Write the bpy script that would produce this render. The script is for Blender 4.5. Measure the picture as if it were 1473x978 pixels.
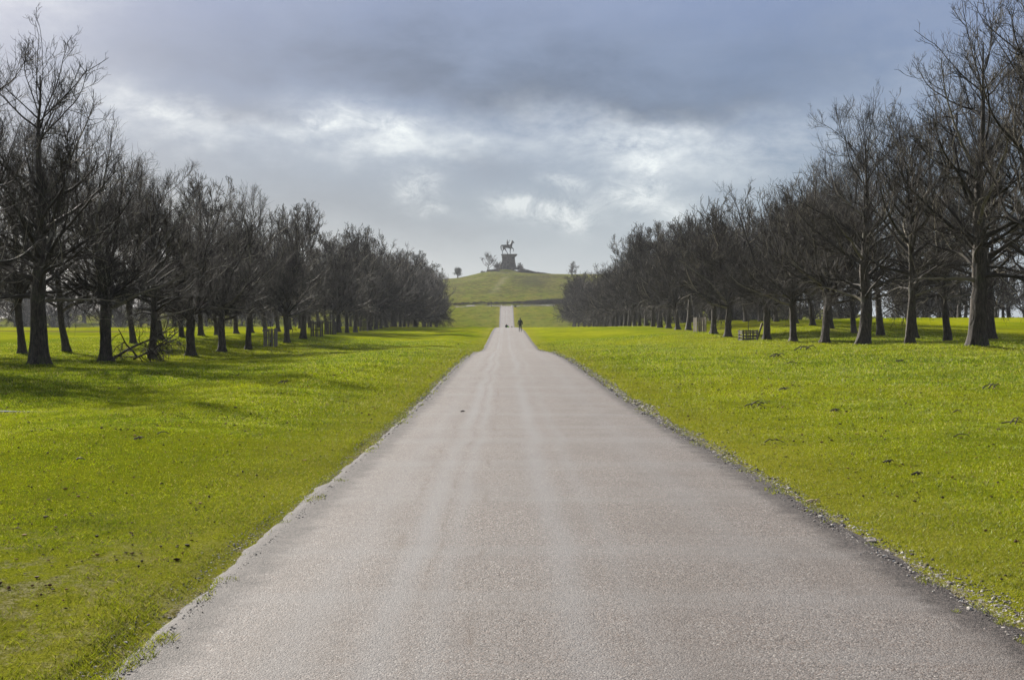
import bpy, bmesh, math, random
import numpy as np
from mathutils import Vector, Matrix
R = math.radians
S = bpy.context.scene
COL = S.collection
for o in list(bpy.data.objects): bpy.data.objects.remove(o)

# ------------------------------------------------------------------ camera
F = 1800.0            # focal length in photo pixels (photo 1473 wide)
EYE = 1.55
VX, VY = 727.0, 475.0
cam = bpy.data.cameras.new('camera'); camo = bpy.data.objects.new('camera', cam); COL.objects.link(camo)
cam.sensor_width = 36.0; cam.lens = 36.0*F/1473.0
camo.location = (0, 0, EYE)
camo.rotation_euler = (R(90) - math.atan((489-VY)/F), 0, -math.atan((736.5-VX)/F))
cam.clip_start = 0.1; cam.clip_end = 6000
S.camera = camo

# ------------------------------------------------------------------ light
EXPO = 1.4
SUN_EL, SUN_AZ = 26.0, -33.0       # azimuth clockwise from +Y
sd = bpy.data.lights.new('sun', 'SUN'); so = bpy.data.objects.new('sun', sd); COL.objects.link(so)
sd.energy = 5.0; sd.angle = R(0.6); sd.color = (1.0, 0.945, 0.86)
so.rotation_euler = (R(90-SUN_EL), 0, R(180-SUN_AZ))
# sun lamp shines along its -Z
dirv = Vector((math.sin(R(SUN_AZ))*math.cos(R(SUN_EL)), math.cos(R(SUN_AZ))*math.cos(R(SUN_EL)), math.sin(R(SUN_EL))))
so.rotation_euler = dirv.to_track_quat('Z', 'Y').to_euler()
so.location = (0, 0, 60)
S.view_settings.view_transform = 'Standard'; S.view_settings.look = 'None'
S.view_settings.exposure = EXPO; S.view_settings.gamma = 1.0

S.cycles.max_bounces = 4; S.cycles.diffuse_bounces = 3; S.cycles.glossy_bounces = 2; S.cycles.transmission_bounces = 3; S.cycles.volume_bounces = 0
def lin(c, ex=0.0):
    o = []
    for v in c:
        v = v/255.0
        v = v/12.92 if v <= 0.04045 else ((v+0.055)/1.055)**2.4
        o.append(v/(2.0**ex))
    return (o[0], o[1], o[2], 1.0)

class NT:
    def __init__(s, nt): s.nt = nt
    def n(s, t, **k):
        nd = s.nt.nodes.new(t)
        for a, b in k.items(): setattr(nd, a, b)
        return nd
    def l(s, a, b): s.nt.links.new(a, b)
    def put(s, sock, v):
        if isinstance(v, (int, float, tuple, list)): sock.default_value = v
        else: s.l(v, sock)
    def m(s, op, a, b=None, c=None, clamp=False):
        nd = s.n('ShaderNodeMath', operation=op, use_clamp=clamp)
        s.put(nd.inputs[0], a)
        if b is not None: s.put(nd.inputs[1], b)
        if c is not None: s.put(nd.inputs[2], c)
        return nd.outputs[0]
    def mix(s, f, a, b, bt='MIX'):
        nd = s.n('ShaderNodeMix', data_type='RGBA', blend_type=bt)
        s.put(nd.inputs[0], f); s.put(nd.inputs[6], a); s.put(nd.inputs[7], b)
        return nd.outputs[2]
    def noise(s, vec, scale, det=3.0, rough=0.55, dist=0.0, col=False):
        nd = s.n('ShaderNodeTexNoise')
        if vec is not None: s.l(vec, nd.inputs['Vector'])
        nd.inputs['Scale'].default_value = scale; nd.inputs['Detail'].default_value = det
        nd.inputs['Roughness'].default_value = rough; nd.inputs['Distortion'].default_value = dist
        return nd.outputs['Color' if col else 'Fac']
    def ramp(s, v, pts, interp='LINEAR'):
        nd = s.n('ShaderNodeValToRGB'); cr = nd.color_ramp; cr.interpolation = interp
        while len(cr.elements) < len(pts): cr.elements.new(0.5)
        for e, (p, c) in zip(cr.elements, pts):
            e.position = p; e.color = c if len(c) == 4 else (c[0], c[1], c[2], 1)
        s.l(v, nd.inputs[0]); return nd.outputs[0]
    def step(s, v, a, b):          # smooth 0..1 between a and b
        nd = s.n('ShaderNodeMapRange', interpolation_type='SMOOTHSTEP')
        s.put(nd.inputs['Value'], v); nd.inputs['From Min'].default_value = a; nd.inputs['From Max'].default_value = b
        return nd.outputs['Result']
    def scale(s, vec, sc):
        nd = s.n('ShaderNodeMapping'); s.l(vec, nd.inputs['Vector']); nd.inputs['Scale'].default_value = sc
        return nd.outputs[0]
    def xyz(s, v):
        nd = s.n('ShaderNodeSeparateXYZ'); s.l(v, nd.inputs[0]); return nd.outputs

# ---- world: Nishita sky seen through broken cloud
w = bpy.data.worlds.new('World'); S.world = w; w.use_nodes = True
W = NT(w.node_tree); w.node_tree.nodes.clear()
out = W.n('ShaderNodeOutputWorld')
sk = W.n('ShaderNodeTexSky', sky_type='NISHITA'); sk.sun_disc = False
sk.sun_elevation = R(SUN_EL); sk.sun_rotation = R(SUN_AZ); sk.air_density = 1.2; sk.dust_density = 1.5
bg1 = W.n('ShaderNodeBackground'); W.l(sk.outputs[0], bg1.inputs[0]); bg1.inputs[1].default_value = 0.05
tc = W.n('ShaderNodeTexCoord')
x, y, z = W.xyz(tc.outputs['Generated'])
u = W.m('ARCTAN2', x, y); v = W.m('ARCSINE', z)
cb = W.n('ShaderNodeCombineXYZ'); W.l(u, cb.inputs[0]); W.l(v, cb.inputs[1])
uv = cb.outputs[0]
warp = W.xyz(W.noise(W.scale(uv, (5, 9, 5)), 1.0, 5, 0.6, col=True))
warp2 = W.xyz(W.noise(W.scale(uv, (22, 34, 20)), 1.0, 4, 0.6, col=True))
uw = W.m('ADD', W.m('MULTIPLY_ADD', W.m('SUBTRACT', warp[0], 0.5), 0.13, u), W.m('MULTIPLY', W.m('SUBTRACT', warp2[0], 0.5), 0.07))
vw = W.m('ADD', W.m('MULTIPLY_ADD', W.m('SUBTRACT', warp[1], 0.5), 0.06, v), W.m('MULTIPLY', W.m('SUBTRACT', warp2[1], 0.5), 0.032))
def blob(px, py, sx, sy, amp, tilt=0.0):
    u0, v0 = (px-VX)/F, (VY-py)/F
    du = W.m('SUBTRACT', uw, u0); dv = W.m('SUBTRACT', vw, v0)
    if tilt: dv = W.m('MULTIPLY_ADD', du, tilt, dv)
    a = W.m('DIVIDE', du, sx/F); b = W.m('DIVIDE', dv, sy/F)
    q = W.m('MULTIPLY_ADD', a, a, W.m('MULTIPLY', b, b))
    return W.m('MULTIPLY', W.m('EXPONENT', W.m('MULTIPLY', q, -1.0)), amp)
def total(lst):
    t = None
    for a in lst:
        g = blob(*a); t = g if t is None else W.m('ADD', t, g)
    return t
bright = total([(560,205,140,34,0.65,0.10), (470,178,70,24,0.35), (225,185,60,22,0.5), (160,160,50,30,0.35), (300,210,110,26,0.4),
                                (930,225,80,40,0.5), (1060,240,130,45,0.30), (840,190,170,36,0.35,0.06),
                (960,315,60,26,0.35), (60,40,120,70,0.22), (1330,120,160,60,0.10), (1180,210,110,40,0.2)])
dark = total([(330,178,80,22,0.45), (830,140,230,40,0.75,0.04), (600,105,260,45,0.5), (700,60,500,50,0.25), (420,300,190,46,0.32), (1150,105,130,45,0.3),
              (300,110,150,40,0.25), (690,250,80,26,0.35), (980,165,110,22,0.45,0.1), (640,330,120,30,0.2), (250,250,90,22,0.15)])
fib = W.noise(W.scale(uv, (10, 26, 10)), 1.0, 7, 0.62, 0.35)
fib2 = W.noise(W.scale(uv, (42, 80, 10)), 1.0, 6, 0.66, 0.2)
det = W.m('ADD', W.m('MULTIPLY', W.m('SUBTRACT', fib, 0.5), 3.4), W.m('MULTIPLY', W.m('SUBTRACT', fib2, 0.5), 1.8))
def puff(px, py, sx, sy, amp, tilt=0.0):
    global uw, vw
    a, b = uw, vw
    uw = W.m('MULTIPLY_ADD', W.m('SUBTRACT', warp2[0], 0.5), 0.055, u); vw = W.m('MULTIPLY_ADD', W.m('SUBTRACT', warp2[1], 0.5), 0.03, v)
    g = blob(px, py, sx, sy, amp, tilt); uw, vw = a, b
    return g
pf = None
for a in [(600,268,30,20,.8), (628,300,18,10,.5), (752,299,42,12,1.0,0.12), (828,308,36,20,.9), (815,262,34,12,.7), (902,282,30,20,.85), (935,240,30,40,.6), (470,180,44,16,.6), (560,190,60,22,.5),
          (235,180,34,14,.55), (880,205,60,16,.4), (960,300,34,14,.4), (440,205,40,14,.35), (655,205,50,14,.4), (250,210,30,10,.3), (300,300,60,12,.2), (1040,215,60,20,.3)]:
    g = puff(*a); pf = g if pf is None else W.m('ADD', pf, g)
fin = W.noise(W.scale(uv, (26, 46, 10)), 1.0, 9, 0.76, 0.7)
pf = W.m('MULTIPLY', pf, W.m('MULTIPLY_ADD', W.m('SUBTRACT', fin, 0.5), 7.0, 0.85), clamp=True)
bf = W.m('MULTIPLY', bright, W.m('ADD', det, 0.85, clamp=False), clamp=True)
bf = W.m('MAXIMUM', W.m('MULTIPLY', bf, 0.95), W.m('MULTIPLY_ADD', bf, 0.7, W.m('MULTIPLY', pf, 0.65)), clamp=True)
df = W.m('MULTIPLY', dark, W.m('MULTIPLY_ADD', W.m('SUBTRACT', fib, 0.5), 2.4, 1.0), clamp=True)
base = W.ramp(W.m('MULTIPLY', v, 2.0, clamp=True), [(0.0, lin((180,192,203), EXPO)), (0.10, lin((162,176,190), EXPO)), (0.20, lin((134,151,172), EXPO)),
        (0.33, lin((116,136,170), EXPO)), (0.52, lin((124,141,180), EXPO)), (1.0, lin((150,160,185), EXPO))])
gen = W.noise(W.scale(tc.outputs['Generated'], (3, 3, 6)), 1.0, 6, 0.6, 0.3)
base = W.mix(W.m('MULTIPLY', W.m('ABSOLUTE', W.m('SUBTRACT', gen, 0.5)), 0.7), base, lin((196,202,210), EXPO))
c1 = W.mix(df, base, lin((76,93,126), EXPO))
c2 = W.mix(bf, c1, lin((236,242,245), EXPO))
# the sun glowing through thin cloud, high up to the left, outside the picture
sv = W.n('ShaderNodeVectorMath', operation='DOT_PRODUCT'); W.l(tc.outputs['Generated'], sv.inputs[0]); sv.inputs[1].default_value = tuple(dirv)
glow = W.m('POWER', W.m('MAXIMUM', sv.outputs['Value'], 0.0), 90.0)
c3 = W.mix(W.m('MULTIPLY', glow, 0.9, clamp=True), c2, (1.6, 1.55, 1.45, 1))
# below the horizon the world is dull ground colour
c3 = W.mix(W.step(v, -0.15, -0.01), (0.05, 0.06, 0.03, 1), c3)
bg2 = W.n('ShaderNodeBackground'); W.l(c3, bg2.inputs[0]); bg2.inputs[1].default_value = 1.0
ms = W.n('ShaderNodeMixShader'); ms.inputs[0].default_value = 0.88
W.l(bg1.outputs[0], ms.inputs[1]); W.l(bg2.outputs[0], ms.inputs[2]); W.l(ms.outputs[0], out.inputs[0])

# ------------------------------------------------------------------ helpers
rng = np.random.default_rng(11)
def mat(name, build):
    m = bpy.data.materials.new(name); m.use_nodes = True
    m.node_tree.nodes.clear(); n = NT(m.node_tree)
    o = n.n('ShaderNodeOutputMaterial'); build(n, o); return m
def principled(n, o, col, rough=0.8, bump=None, bstr=0.3, bdist=0.02, spec=0.5, **kw):
    p = n.n('ShaderNodeBsdfPrincipled'); n.put(p.inputs['Base Color'], col); n.put(p.inputs['Roughness'], rough)
    n.put(p.inputs['Specular IOR Level'], spec)
    for k, vv in kw.items(): n.put(p.inputs[k.replace('_', ' ')], vv)
    if bump is not None:
        b = n.n('ShaderNodeBump'); n.l(bump, b.inputs['Height']); n.put(b.inputs['Strength'], bstr); b.inputs['Distance'].default_value = bdist
        n.l(b.outputs[0], p.inputs['Normal'])
    if o is not None: n.l(p.outputs[0], o.inputs[0])
    return p
def tag(o, label=None, cat=None, group=None, kind=None):
    if label: o['label'] = label
    if cat: o['category'] = cat
    if group: o['group'] = group
    if kind: o['kind'] = kind
    return o
def link(name, me, m=None, parent=None):
    o = bpy.data.objects.new(name, me); COL.objects.link(o)
    if m is not None and not me.materials: me.materials.append(m)
    if parent is not None: o.parent = parent
    return o
def empty(name, loc, rot=(0, 0, 0)):
    o = bpy.data.objects.new(name, None); COL.objects.link(o); o.location = loc; o.rotation_euler = rot
    o.empty_display_size = 0.3
    return o
def mesh_np(name, V, Fc, smooth=True):
    """V (n,3), Fc (m,k) equal sized faces"""
    me = bpy.data.meshes.new(name); V = np.ascontiguousarray(V, dtype=np.float32); Fc = np.ascontiguousarray(Fc, dtype=np.int32)
    me.vertices.add(len(V)); me.vertices.foreach_set('co', V.ravel())
    k = Fc.shape[1]; me.loops.add(Fc.size); me.loops.foreach_set('vertex_index', Fc.ravel())
    me.polygons.add(len(Fc)); me.polygons.foreach_set('loop_start', np.arange(0, Fc.size, k, dtype=np.int32))
    me.polygons.foreach_set('loop_total', np.full(len(Fc), k, dtype=np.int32))
    me.update(calc_edges=True)
    me.polygons.foreach_set('use_smooth', np.full(len(Fc), smooth)); me.update()
    return me
def grid_faces(nx, ny):
    i = np.arange(nx-1)[:, None]; j = np.arange(ny-1)[None, :]
    a = i*ny+j
    return np.stack([a, a+ny, a+ny+1, a+1], -1).reshape(-1, 4)
def tubes(P, Rr, k):
    """P (N,S,3) centre lines, Rr (N,S) radii -> verts, quads"""
    N, Sg, _ = P.shape
    T = np.gradient(P, axis=1); T /= np.linalg.norm(T, axis=2, keepdims=True)+1e-9
    ref = np.where(np.abs(T[:, :1, 2:3]) > 0.8, np.array([1., 0, 0]), np.array([0, 0, 1.]))
    U = np.cross(T, np.broadcast_to(ref, T.shape)); U /= np.linalg.norm(U, axis=2, keepdims=True)+1e-9
    Wv = np.cross(T, U)
    a = np.arange(k)*2*np.pi/k
    V = P[:, :, None, :] + Rr[:, :, None, None]*(np.cos(a)[None, None, :, None]*U[:, :, None, :]+np.sin(a)[None, None, :, None]*Wv[:, :, None, :])
    V = V.reshape(-1, 3)
    n = np.arange(N)[:, None, None]; s = np.arange(Sg-1)[None, :, None]; j = np.arange(k)[None, None, :]
    b = (n*Sg+s)*k
    Fc = np.stack([b+j, b+(j+1) % k, b+k+(j+1) % k, b+k+j], -1).reshape(-1, 4)
    return V, Fc
def join(parts):
    Vs, Fs, o = [], [], 0
    for V, Fc in parts:
        Vs.append(V); Fs.append(Fc+o); o += len(V)
    return np.concatenate(Vs), np.concatenate(Fs)
def box(cx, cy, cz, sx, sy, sz, rot=None):
    V = np.array([[i, j, k] for i in (-.5, .5) for j in (-.5, .5) for k in (-.5, .5)])*[sx, sy, sz]
    if rot is not None: V = V @ np.array(rot.to_matrix()).T if hasattr(rot, 'to_matrix') else V @ rot.T
    V = V+[cx, cy, cz]
    return V, np.array([[0, 1, 3, 2], [4, 6, 7, 5], [0, 4, 5, 1], [2, 3, 7, 6], [0, 2, 6, 4], [1, 5, 7, 3]])
def sstep(x, a, b):
    t = np.clip((np.asarray(x, float)-a)/(b-a), 0, 1); return t*t*(3-2*t)
def vnoise(X, Y, sc, seed=0):
    """cheap smooth value noise"""
    X = np.asarray(X, float)/sc; Y = np.asarray(Y, float)/sc
    xi = np.floor(X).astype(int); yi = np.floor(Y).astype(int); fx = X-xi; fy = Y-yi
    fx = fx*fx*(3-2*fx); fy = fy*fy*(3-2*fy)
    def h(i, j):
        n = (i*374761393+j*668265263+seed*974711) & 0x7fffffff
        n = ((n ^ (n >> 13))*1274126177) & 0x7fffffff
        return ((n ^ (n >> 16)) & 0xffff)/65535.0
    return (h(xi, yi)*(1-fx)+h(xi+1, yi)*fx)*(1-fy)+(h(xi, yi+1)*(1-fx)+h(xi+1, yi+1)*fx)*fy-0.5

# ------------------------------------------------------------------ terrain heights (metres)
ROADX, ROADW = 0.43, 4.4
def curve(pts, sig):
    ys = np.arange(-100, 1400, 1.0); p = np.array(pts, float)
    z = np.interp(ys, p[:, 0], p[:, 1])
    k = np.exp(-0.5*(np.arange(-15, 16)/sig)**2); k /= k.sum()
    z = np.convolve(np.pad(z, 15, mode='edge'), k, 'valid')
    return lambda Y: np.interp(Y, ys, z)
PROF = curve([(-100,0),(0,0),(26,.02),(40,.22),(55,.34),(69.5,.32),(82,.12),(96,.02),(112,.3),(130,.62),(168,1.43),(205,1.88),(226,2.03),(262,1.12),(300,.8),
              (340,1.3),(358,2.2),(420,9.35),(424,9.5),(429,9.95),(431,10.1),(436,11.3),(450,12.3),(540,21.0),(620,29.1),(667,31.2),(760,31.6),(900,25),(1100,10)], 2.2)
L19 = curve([(-100,0),(15,-.04),(30,-.1),(51,-.3),(59,-.42),(67,-.5),(76,-.46),(84,-.16),(92,.08),(101,.06),(109,.1),(126,.37),(136,.3),(168,-.12),(205,.22),(226,.1),(262,0)], 4)
L28 = curve([(-100,-.05),(30,-.15),(60,-.3),(72,-.28),(80,-.12),(94,.42),(108,.6),(118,.55),(130,.5),(143,.25),(200,.2),(226,.1),(262,0)], 4)
L60 = curve([(-100,-.1),(60,-.2),(100,.2),(150,.5),(200,.1),(262,0)], 8)
R19 = curve([(-100,.02),(10,.05),(20,.18),(40,.4),(50,.46),(59,.4),(74,.4),(82,.52),(91,.66),(107,.62),(122,.86),(157,.7),(200,.28),(226,.1),(262,0)], 4)
R28 = curve([(-100,.05),(30,.4),(72,.62),(79,.62),(93,.97),(100,1.1),(114,1.55),(130,1.75),(160,1.45),(200,.8),(226,.4),(262,0)], 4)
R60 = curve([(-100,.05),(40,.5),(70,.95),(150,1.9),(190,1.6),(226,.8),(262,0)], 8)
TREES = []      # filled below: (x, y) for small root mounds
def gz(X, Y, mounds=True):
    X = np.asarray(X, float); Y = np.asarray(Y, float); X, Y = np.broadcast_arrays(X, Y)
    z = PROF(Y).copy(); ax = np.abs(X-ROADX)
    def lat(a, b, c):
        o = a*sstep(ax, 2.6, 19); o = o+(b-a)*sstep(ax, 19, 28); return o+(c-b)*sstep(ax, 28, 60)
    off = np.where(X < ROADX, lat(L19(Y), L28(Y), L60(Y)), lat(R19(Y), R28(Y), R60(Y)))
    z = z+off*(1-sstep(Y, 250, 280))
    # far side of the low crest the fields fall away; the hill narrows sideways
    fall = sstep(Y, 200, 300)*sstep(ax, 45, 110)
    far = sstep(Y, 300, 360)
    hill = np.where(X < 0, 1-0.07*sstep(-X, 6, 27)-0.43*sstep(-X, 22, 130)-0.45*sstep(-X, 120, 320), 1-0.8*sstep(X, 52, 190))
    z = z*(1-far)+z*far*hill
    z = z-fall*(1-far)*4.2
    z = z+2.6*np.exp(-((X-1.2)/9.0)**2-((Y-667)/16.0)**2)+1.1*np.exp(-((X+12)/12.0)**2-((Y-660)/20.0)**2)
    # drop at the dark bank on the right, just behind the crossing road
    near = np.clip(1-Y/60, 0, 1)
    v = ax-ROADW/2
    bump = sstep(v, 0.0, 0.25)
    z = z+bump*(0.035*np.ones_like(X)+0.05*vnoise(X, Y, 0.9, 3)*sstep(Y, -20, 5)+0.10*vnoise(X, Y, 4, 5)+0.16*vnoise(X, Y, 13, 7)*sstep(v, 1, 8))
    verge = np.where(X < ROADX, .20, .12)*np.exp(-((v-3.6)/2.0)**2)*(1-sstep(Y, 190, 240))
    z = z+verge+sstep(Y, 440, 500)*(1-sstep(Y, 640, 662))*(1.7*vnoise(X, Y, 34, 15)+.7*vnoise(X, Y, 11, 16))
    if mounds:
        for (tx, ty) in TREES:
            m = (np.abs(X-tx) < 4) & (np.abs(Y-ty) < 4)
            if m.any(): z = z+np.where(m, 0.13*np.exp(-((X-tx)**2+(Y-ty)**2)/1.6), 0)
    return z
def g1(x, y): return float(gz(np.array([x]), np.array([y]))[0])
def hit(px, py):
    """where the line of sight through a photo pixel first meets the ground"""
    Y = np.arange(4, 330, 0.05); X = (px-VX)/F*Y; zr = EYE+(VY-py)/F*Y
    d = zr-gz(X, Y, False); i = np.argmax(d < 0)
    return float(X[i]), float(Y[i])

# ---- tree positions
fl = [30.0, 43.0] + [19*F/(727-p) for p in (57,153,220,275,320,357.5,413,436)] + [19*F/(727-p) for p in (487,499.5,511.5,532.5,541,548,556,564)]
fl += list(np.arange(fl[-1]+8, 352, 8.0))
fr = [34.0, 42.5] + [19*F/(p-727) for p in (1408,1310,1243,1187,1142,1103.5,1047.5,1026.5,990.7,975.3,962,949.5,939.5,930,920,913,905,899,893,887)]
fr += list(np.arange(fr[-1]+8, 352, 8.0))
bl = [56.0, 64.5] + [28*F/(727-p) for p in (34,97,193,232,262,290,313,340)] + list(np.arange(138, 345, 8.3))
br = [56.0, 64.5] + [28*F/(p-727) for p in (1427,1365,1317,1268,1229,1196,1170,1145,1117)] + list(np.arange(137, 345, 8.3))
ROWS = [('front', 'left', -19.0, fl), ('front', 'right', 19.0, fr), ('back', 'left', -28.0, bl), ('back', 'right', 28.0, br)]
placed = []
for rowname, side, X0, ys in ROWS:
    for i, yy in enumerate(ys):
        jx = 0.0 if yy < 215 else rng.uniform(-.5, .5)
        placed.append((rowname, side, i, X0+jx, float(yy)))
TREES = [(p[3], p[4]) for p in placed if p[4] < 150]

# ------------------------------------------------------------------ ground material
def grass_mat(n, o):
    g = n.n('ShaderNodeNewGeometry'); P = g.outputs['Position']
    X, Y, Z = n.xyz(P)
    big = n.noise(n.scale(P, (1, .45, 1)), 0.09, 4, 0.6)
    mid = n.noise(n.scale(P, (1, .7, 1)), 0.9, 5, 0.65)
    fine = n.noise(P, 9.0, 4, 0.7)
    vfine = n.noise(P, 60.0, 3, 0.7)
    green = (0.120, 0.155, 0.001, 1); yel = (0.215, 0.225, 0.005, 1); deep = (0.060, 0.080, 0.001, 1); straw = (0.21, 0.18, 0.03, 1)
    c = n.mix(n.step(big, 0.38, 0.62), green, yel)
    c = n.mix(n.m('MULTIPLY', n.step(mid, 0.50, 0.74), 0.55), c, deep)
    c = n.mix(n.m('MULTIPLY', n.step(fine, 0.55, 0.8), 0.5), c, straw)
    c = n.mix(n.m('MULTIPLY', n.step(vfine, 0.42, 0.22), 0.75), c, (0.03, 0.045, 0.006, 1))
    c = n.mix(n.m('MULTIPLY', n.step(vfine, 0.64, 0.8), 0.5), c, (0.26, 0.26, 0.02, 1))
    at = n.n('ShaderNodeAttribute', attribute_name='rough'); rgh = at.outputs['Fac']
    dn = n.noise(n.scale(P, (1, .35, 1)), 0.22, 6, 0.68)
    dn2 = n.noise(n.scale(P, (1, .5, 1)), 0.40, 6, 0.75)
    hillc = n.mix(n.step(dn, 0.42, 0.60), (0.088, 0.100, 0.010, 1), (0.125, 0.108, 0.020, 1))
    hillc = n.mix(n.m('MULTIPLY', n.step(dn2, 0.47, 0.58), 0.75), hillc, (0.028, 0.030, 0.006, 1))
    at2 = n.n('ShaderNodeAttribute', attribute_name='hill')
    c = n.mix(at2.outputs['Fac'], c, hillc)
    c = n.mix(n.m('MULTIPLY', rgh, n.step(dn2, 0.30, 0.50)), c, (0.026, 0.021, 0.010, 1))
    at3 = n.n('ShaderNodeAttribute', attribute_name='worn')
    c = n.mix(n.m('MULTIPLY', at3.outputs['Fac'], n.step(dn, 0.36, 0.55)), c, (0.20, 0.18, 0.11, 1))
    c = n.mix(n.m('MULTIPLY', n.step(Y, 125.0, 70.0), 0.55), c, n.mix(n.step(n.noise(P, 75.0, 2, .6), .44, .56), (0.022, 0.028, 0.004, 1), (0.20, 0.20, 0.022, 1)))
    stk = n.noise(n.scale(P, (1.0, .8, 1)), 1.7, 6, 0.8)
    c = n.mix(n.m('MULTIPLY', n.step(stk, .50, .66), 0.55), c, (0.050, 0.060, 0.006, 1))
    stk2 = n.noise(n.scale(P, (.35, 1.0, 1)), 0.35, 6, 0.75)
    c = n.mix(n.m('MULTIPLY', n.step(stk2, .46, .64), 0.5), c, (0.085, 0.105, 0.008, 1))
    # bare earth and grit beside the road
    e = n.m('SUBTRACT', n.m('ABSOLUTE', n.m('SUBTRACT', X, ROADX)), ROADW/2)
    wob = n.noise(P, 2.6, 5, 0.7); wob2 = n.noise(P, 14.0, 3, 0.7)
    left = n.step(X, 1.0, -1.0)
    wid = n.m('ADD', n.m('MULTIPLY', left, -0.02), 0.03)
    ee = n.m('ADD', e, n.m('ADD', n.m('MULTIPLY', n.m('SUBTRACT', 0.5, wob), 0.55), n.m('MULTIPLY', n.m('SUBTRACT', 0.5, wob2), 0.16)))
    edge = n.m('MULTIPLY', n.m('SUBTRACT', 1.0, n.step(n.m('SUBTRACT', ee, wid), -0.04, 0.06)), n.step(Y, 424.0, 423.0))
    soil = n.mix(n.step(n.m('ADD', n.m('MULTIPLY', n.noise(P, 70.0, 2, 0.6), .5), n.m('MULTIPLY', n.noise(P, 17.0, 4, 0.7), .5)), 0.46, 0.55), (0.030, 0.026, 0.014, 1), (0.24, 0.21, 0.165, 1))
    c = n.mix(edge, c, soil)
    # trodden mossy patch on the near left verge
    dx = n.m('DIVIDE', n.m('ADD', X, 3.0), 1.5); dy = n.m('DIVIDE', n.m('SUBTRACT', Y, 6.3), 2.6)
    q = n.m('EXPONENT', n.m('MULTIPLY', n.m('MULTIPLY_ADD', dx, dx, n.m('MULTIPLY', dy, dy)), -1.0))
    pt = n.m('MULTIPLY', q, n.step(n.noise(n.scale(P, (1, .6, 1)), 3.4, 6, 0.75), 0.44, 0.56))
    c = n.mix(n.m('MULTIPLY', pt, 0.65), c, soil)
    # yellowed verge strip
    vs = n.m('SUBTRACT', 1.0, n.step(n.m('ADD', e, n.m('MULTIPLY', n.m('SUBTRACT', 0.5, wob), 1.4)), 0.3, 1.8))
    c = n.mix(n.m('MULTIPLY', n.m('MULTIPLY', vs, n.step(Y, 424.0, 423.0)), 0.35), c, (0.19, 0.17, 0.03, 1))
    # leaf litter along the old ditch far left and under the rows
    lit = n.m('MULTIPLY', n.m('SUBTRACT', 1.0, n.step(n.m('ABSOLUTE', n.m('SUBTRACT', Y, 148.0)), 1.0, 3.5)), n.step(X, -33.0, -42.0))
    c = n.mix(n.m('MULTIPLY', lit, 0.85), c, (0.085, 0.05, 0.03, 1))
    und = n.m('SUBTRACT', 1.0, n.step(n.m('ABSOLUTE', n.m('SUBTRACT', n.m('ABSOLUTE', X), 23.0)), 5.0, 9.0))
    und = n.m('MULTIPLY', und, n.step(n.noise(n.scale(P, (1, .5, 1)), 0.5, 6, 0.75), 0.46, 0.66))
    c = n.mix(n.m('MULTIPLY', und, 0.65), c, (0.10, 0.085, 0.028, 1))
    hb = n.m('ADD', n.m('MULTIPLY', n.noise(P, 26.0, 5, 0.8), 1.0), n.m('MULTIPLY', mid, 1.2))
    p = n.n('ShaderNodeBsdfDiffuse'); n.l(c, p.inputs[0])
    b = n.n('ShaderNodeBump'); n.l(hb, b.inputs['Height']); b.inputs['Strength'].default_value = 0.8; b.inputs['Distance'].default_value = 0.05
    n.l(b.outputs[0], p.inputs['Normal']); n.l(p.outputs[0], o.inputs[0])
M_GRASS = mat('meadow_grass', grass_mat)

# near stations dense, far stations sparse
ys = [-30.0]
while ys[-1] < 1100:
    a = abs(ys[-1]-2); ys.append(ys[-1]+max(0.16, min(0.018*a, 8)))
ys = np.array(ys)
xs = [0.0]
while xs[-1] < 470:
    a = xs[-1]; d = 0.10 if a < 3.4 else (0.16 if a < 6 else (0.3 if a < 14 else (0.6 if a < 34 else 0.05*a-1.0)))
    xs.append(a+d)
xs = np.array(xs); xs = np.concatenate([-xs[:0:-1], xs])+ROADX
XX, YY = np.meshgrid(xs, ys, indexing='ij')
ZZ = gz(XX, YY)
# keep the earth below the road sheet
ZZ = ZZ-0.02*(np.abs(XX-ROADX) < ROADW/2-0.12)
me = mesh_np('ground', np.stack([XX, YY, ZZ], -1).reshape(-1, 3), grid_faces(len(xs), len(ys)))
def attr(me, name, arr):
    a = me.attributes.new(name, 'FLOAT', 'POINT'); a.data.foreach_set('value', np.ascontiguousarray(arr.ravel(), dtype=np.float32))
def gb(x0, y0, sx, sy): return np.exp(-((XX-x0)/sx)**2-((YY-y0)/sy)**2)
band = sstep(YY, 430, 432)*(1-sstep(YY, 437+7*sstep(XX, 0, 18), 441+14*sstep(XX, 0, 18)))
rough = np.clip(band*(.55+.6*sstep(XX, 0, 12))+1.0*gb(13, 560, 9, 48)+0.6*gb(-6, 500, 20, 12)+0.55*gb(-22, 560, 14, 20)+0.5*gb(6, 610, 30, 7)+0.5*gb(24, 600, 26, 14)+0.5*gb(14, 655, 14, 10), 0, 1)
attr(me, 'rough', rough); attr(me, 'hill', np.clip(sstep(YY, 428, 432)+0.75*sstep(YY, 250, 300), 0, 1))
pth = np.exp(-((XX-(-6+0.055*(YY-480)))/1.6)**2)*sstep(YY, 470, 500)*(1-sstep(YY, 590, 625))+np.exp(-((XX-(-14-0.10*(YY-600)))/6.0)**2)*np.exp(-((YY-600)/7.0)**2)*.8+gb(-2, 640, 6, 5)
attr(me, 'worn', np.clip(pth*0.45, 0, 1))
me.materials.append(M_GRASS)
ground = link('ground', me); tag(ground, kind='structure')

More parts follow.
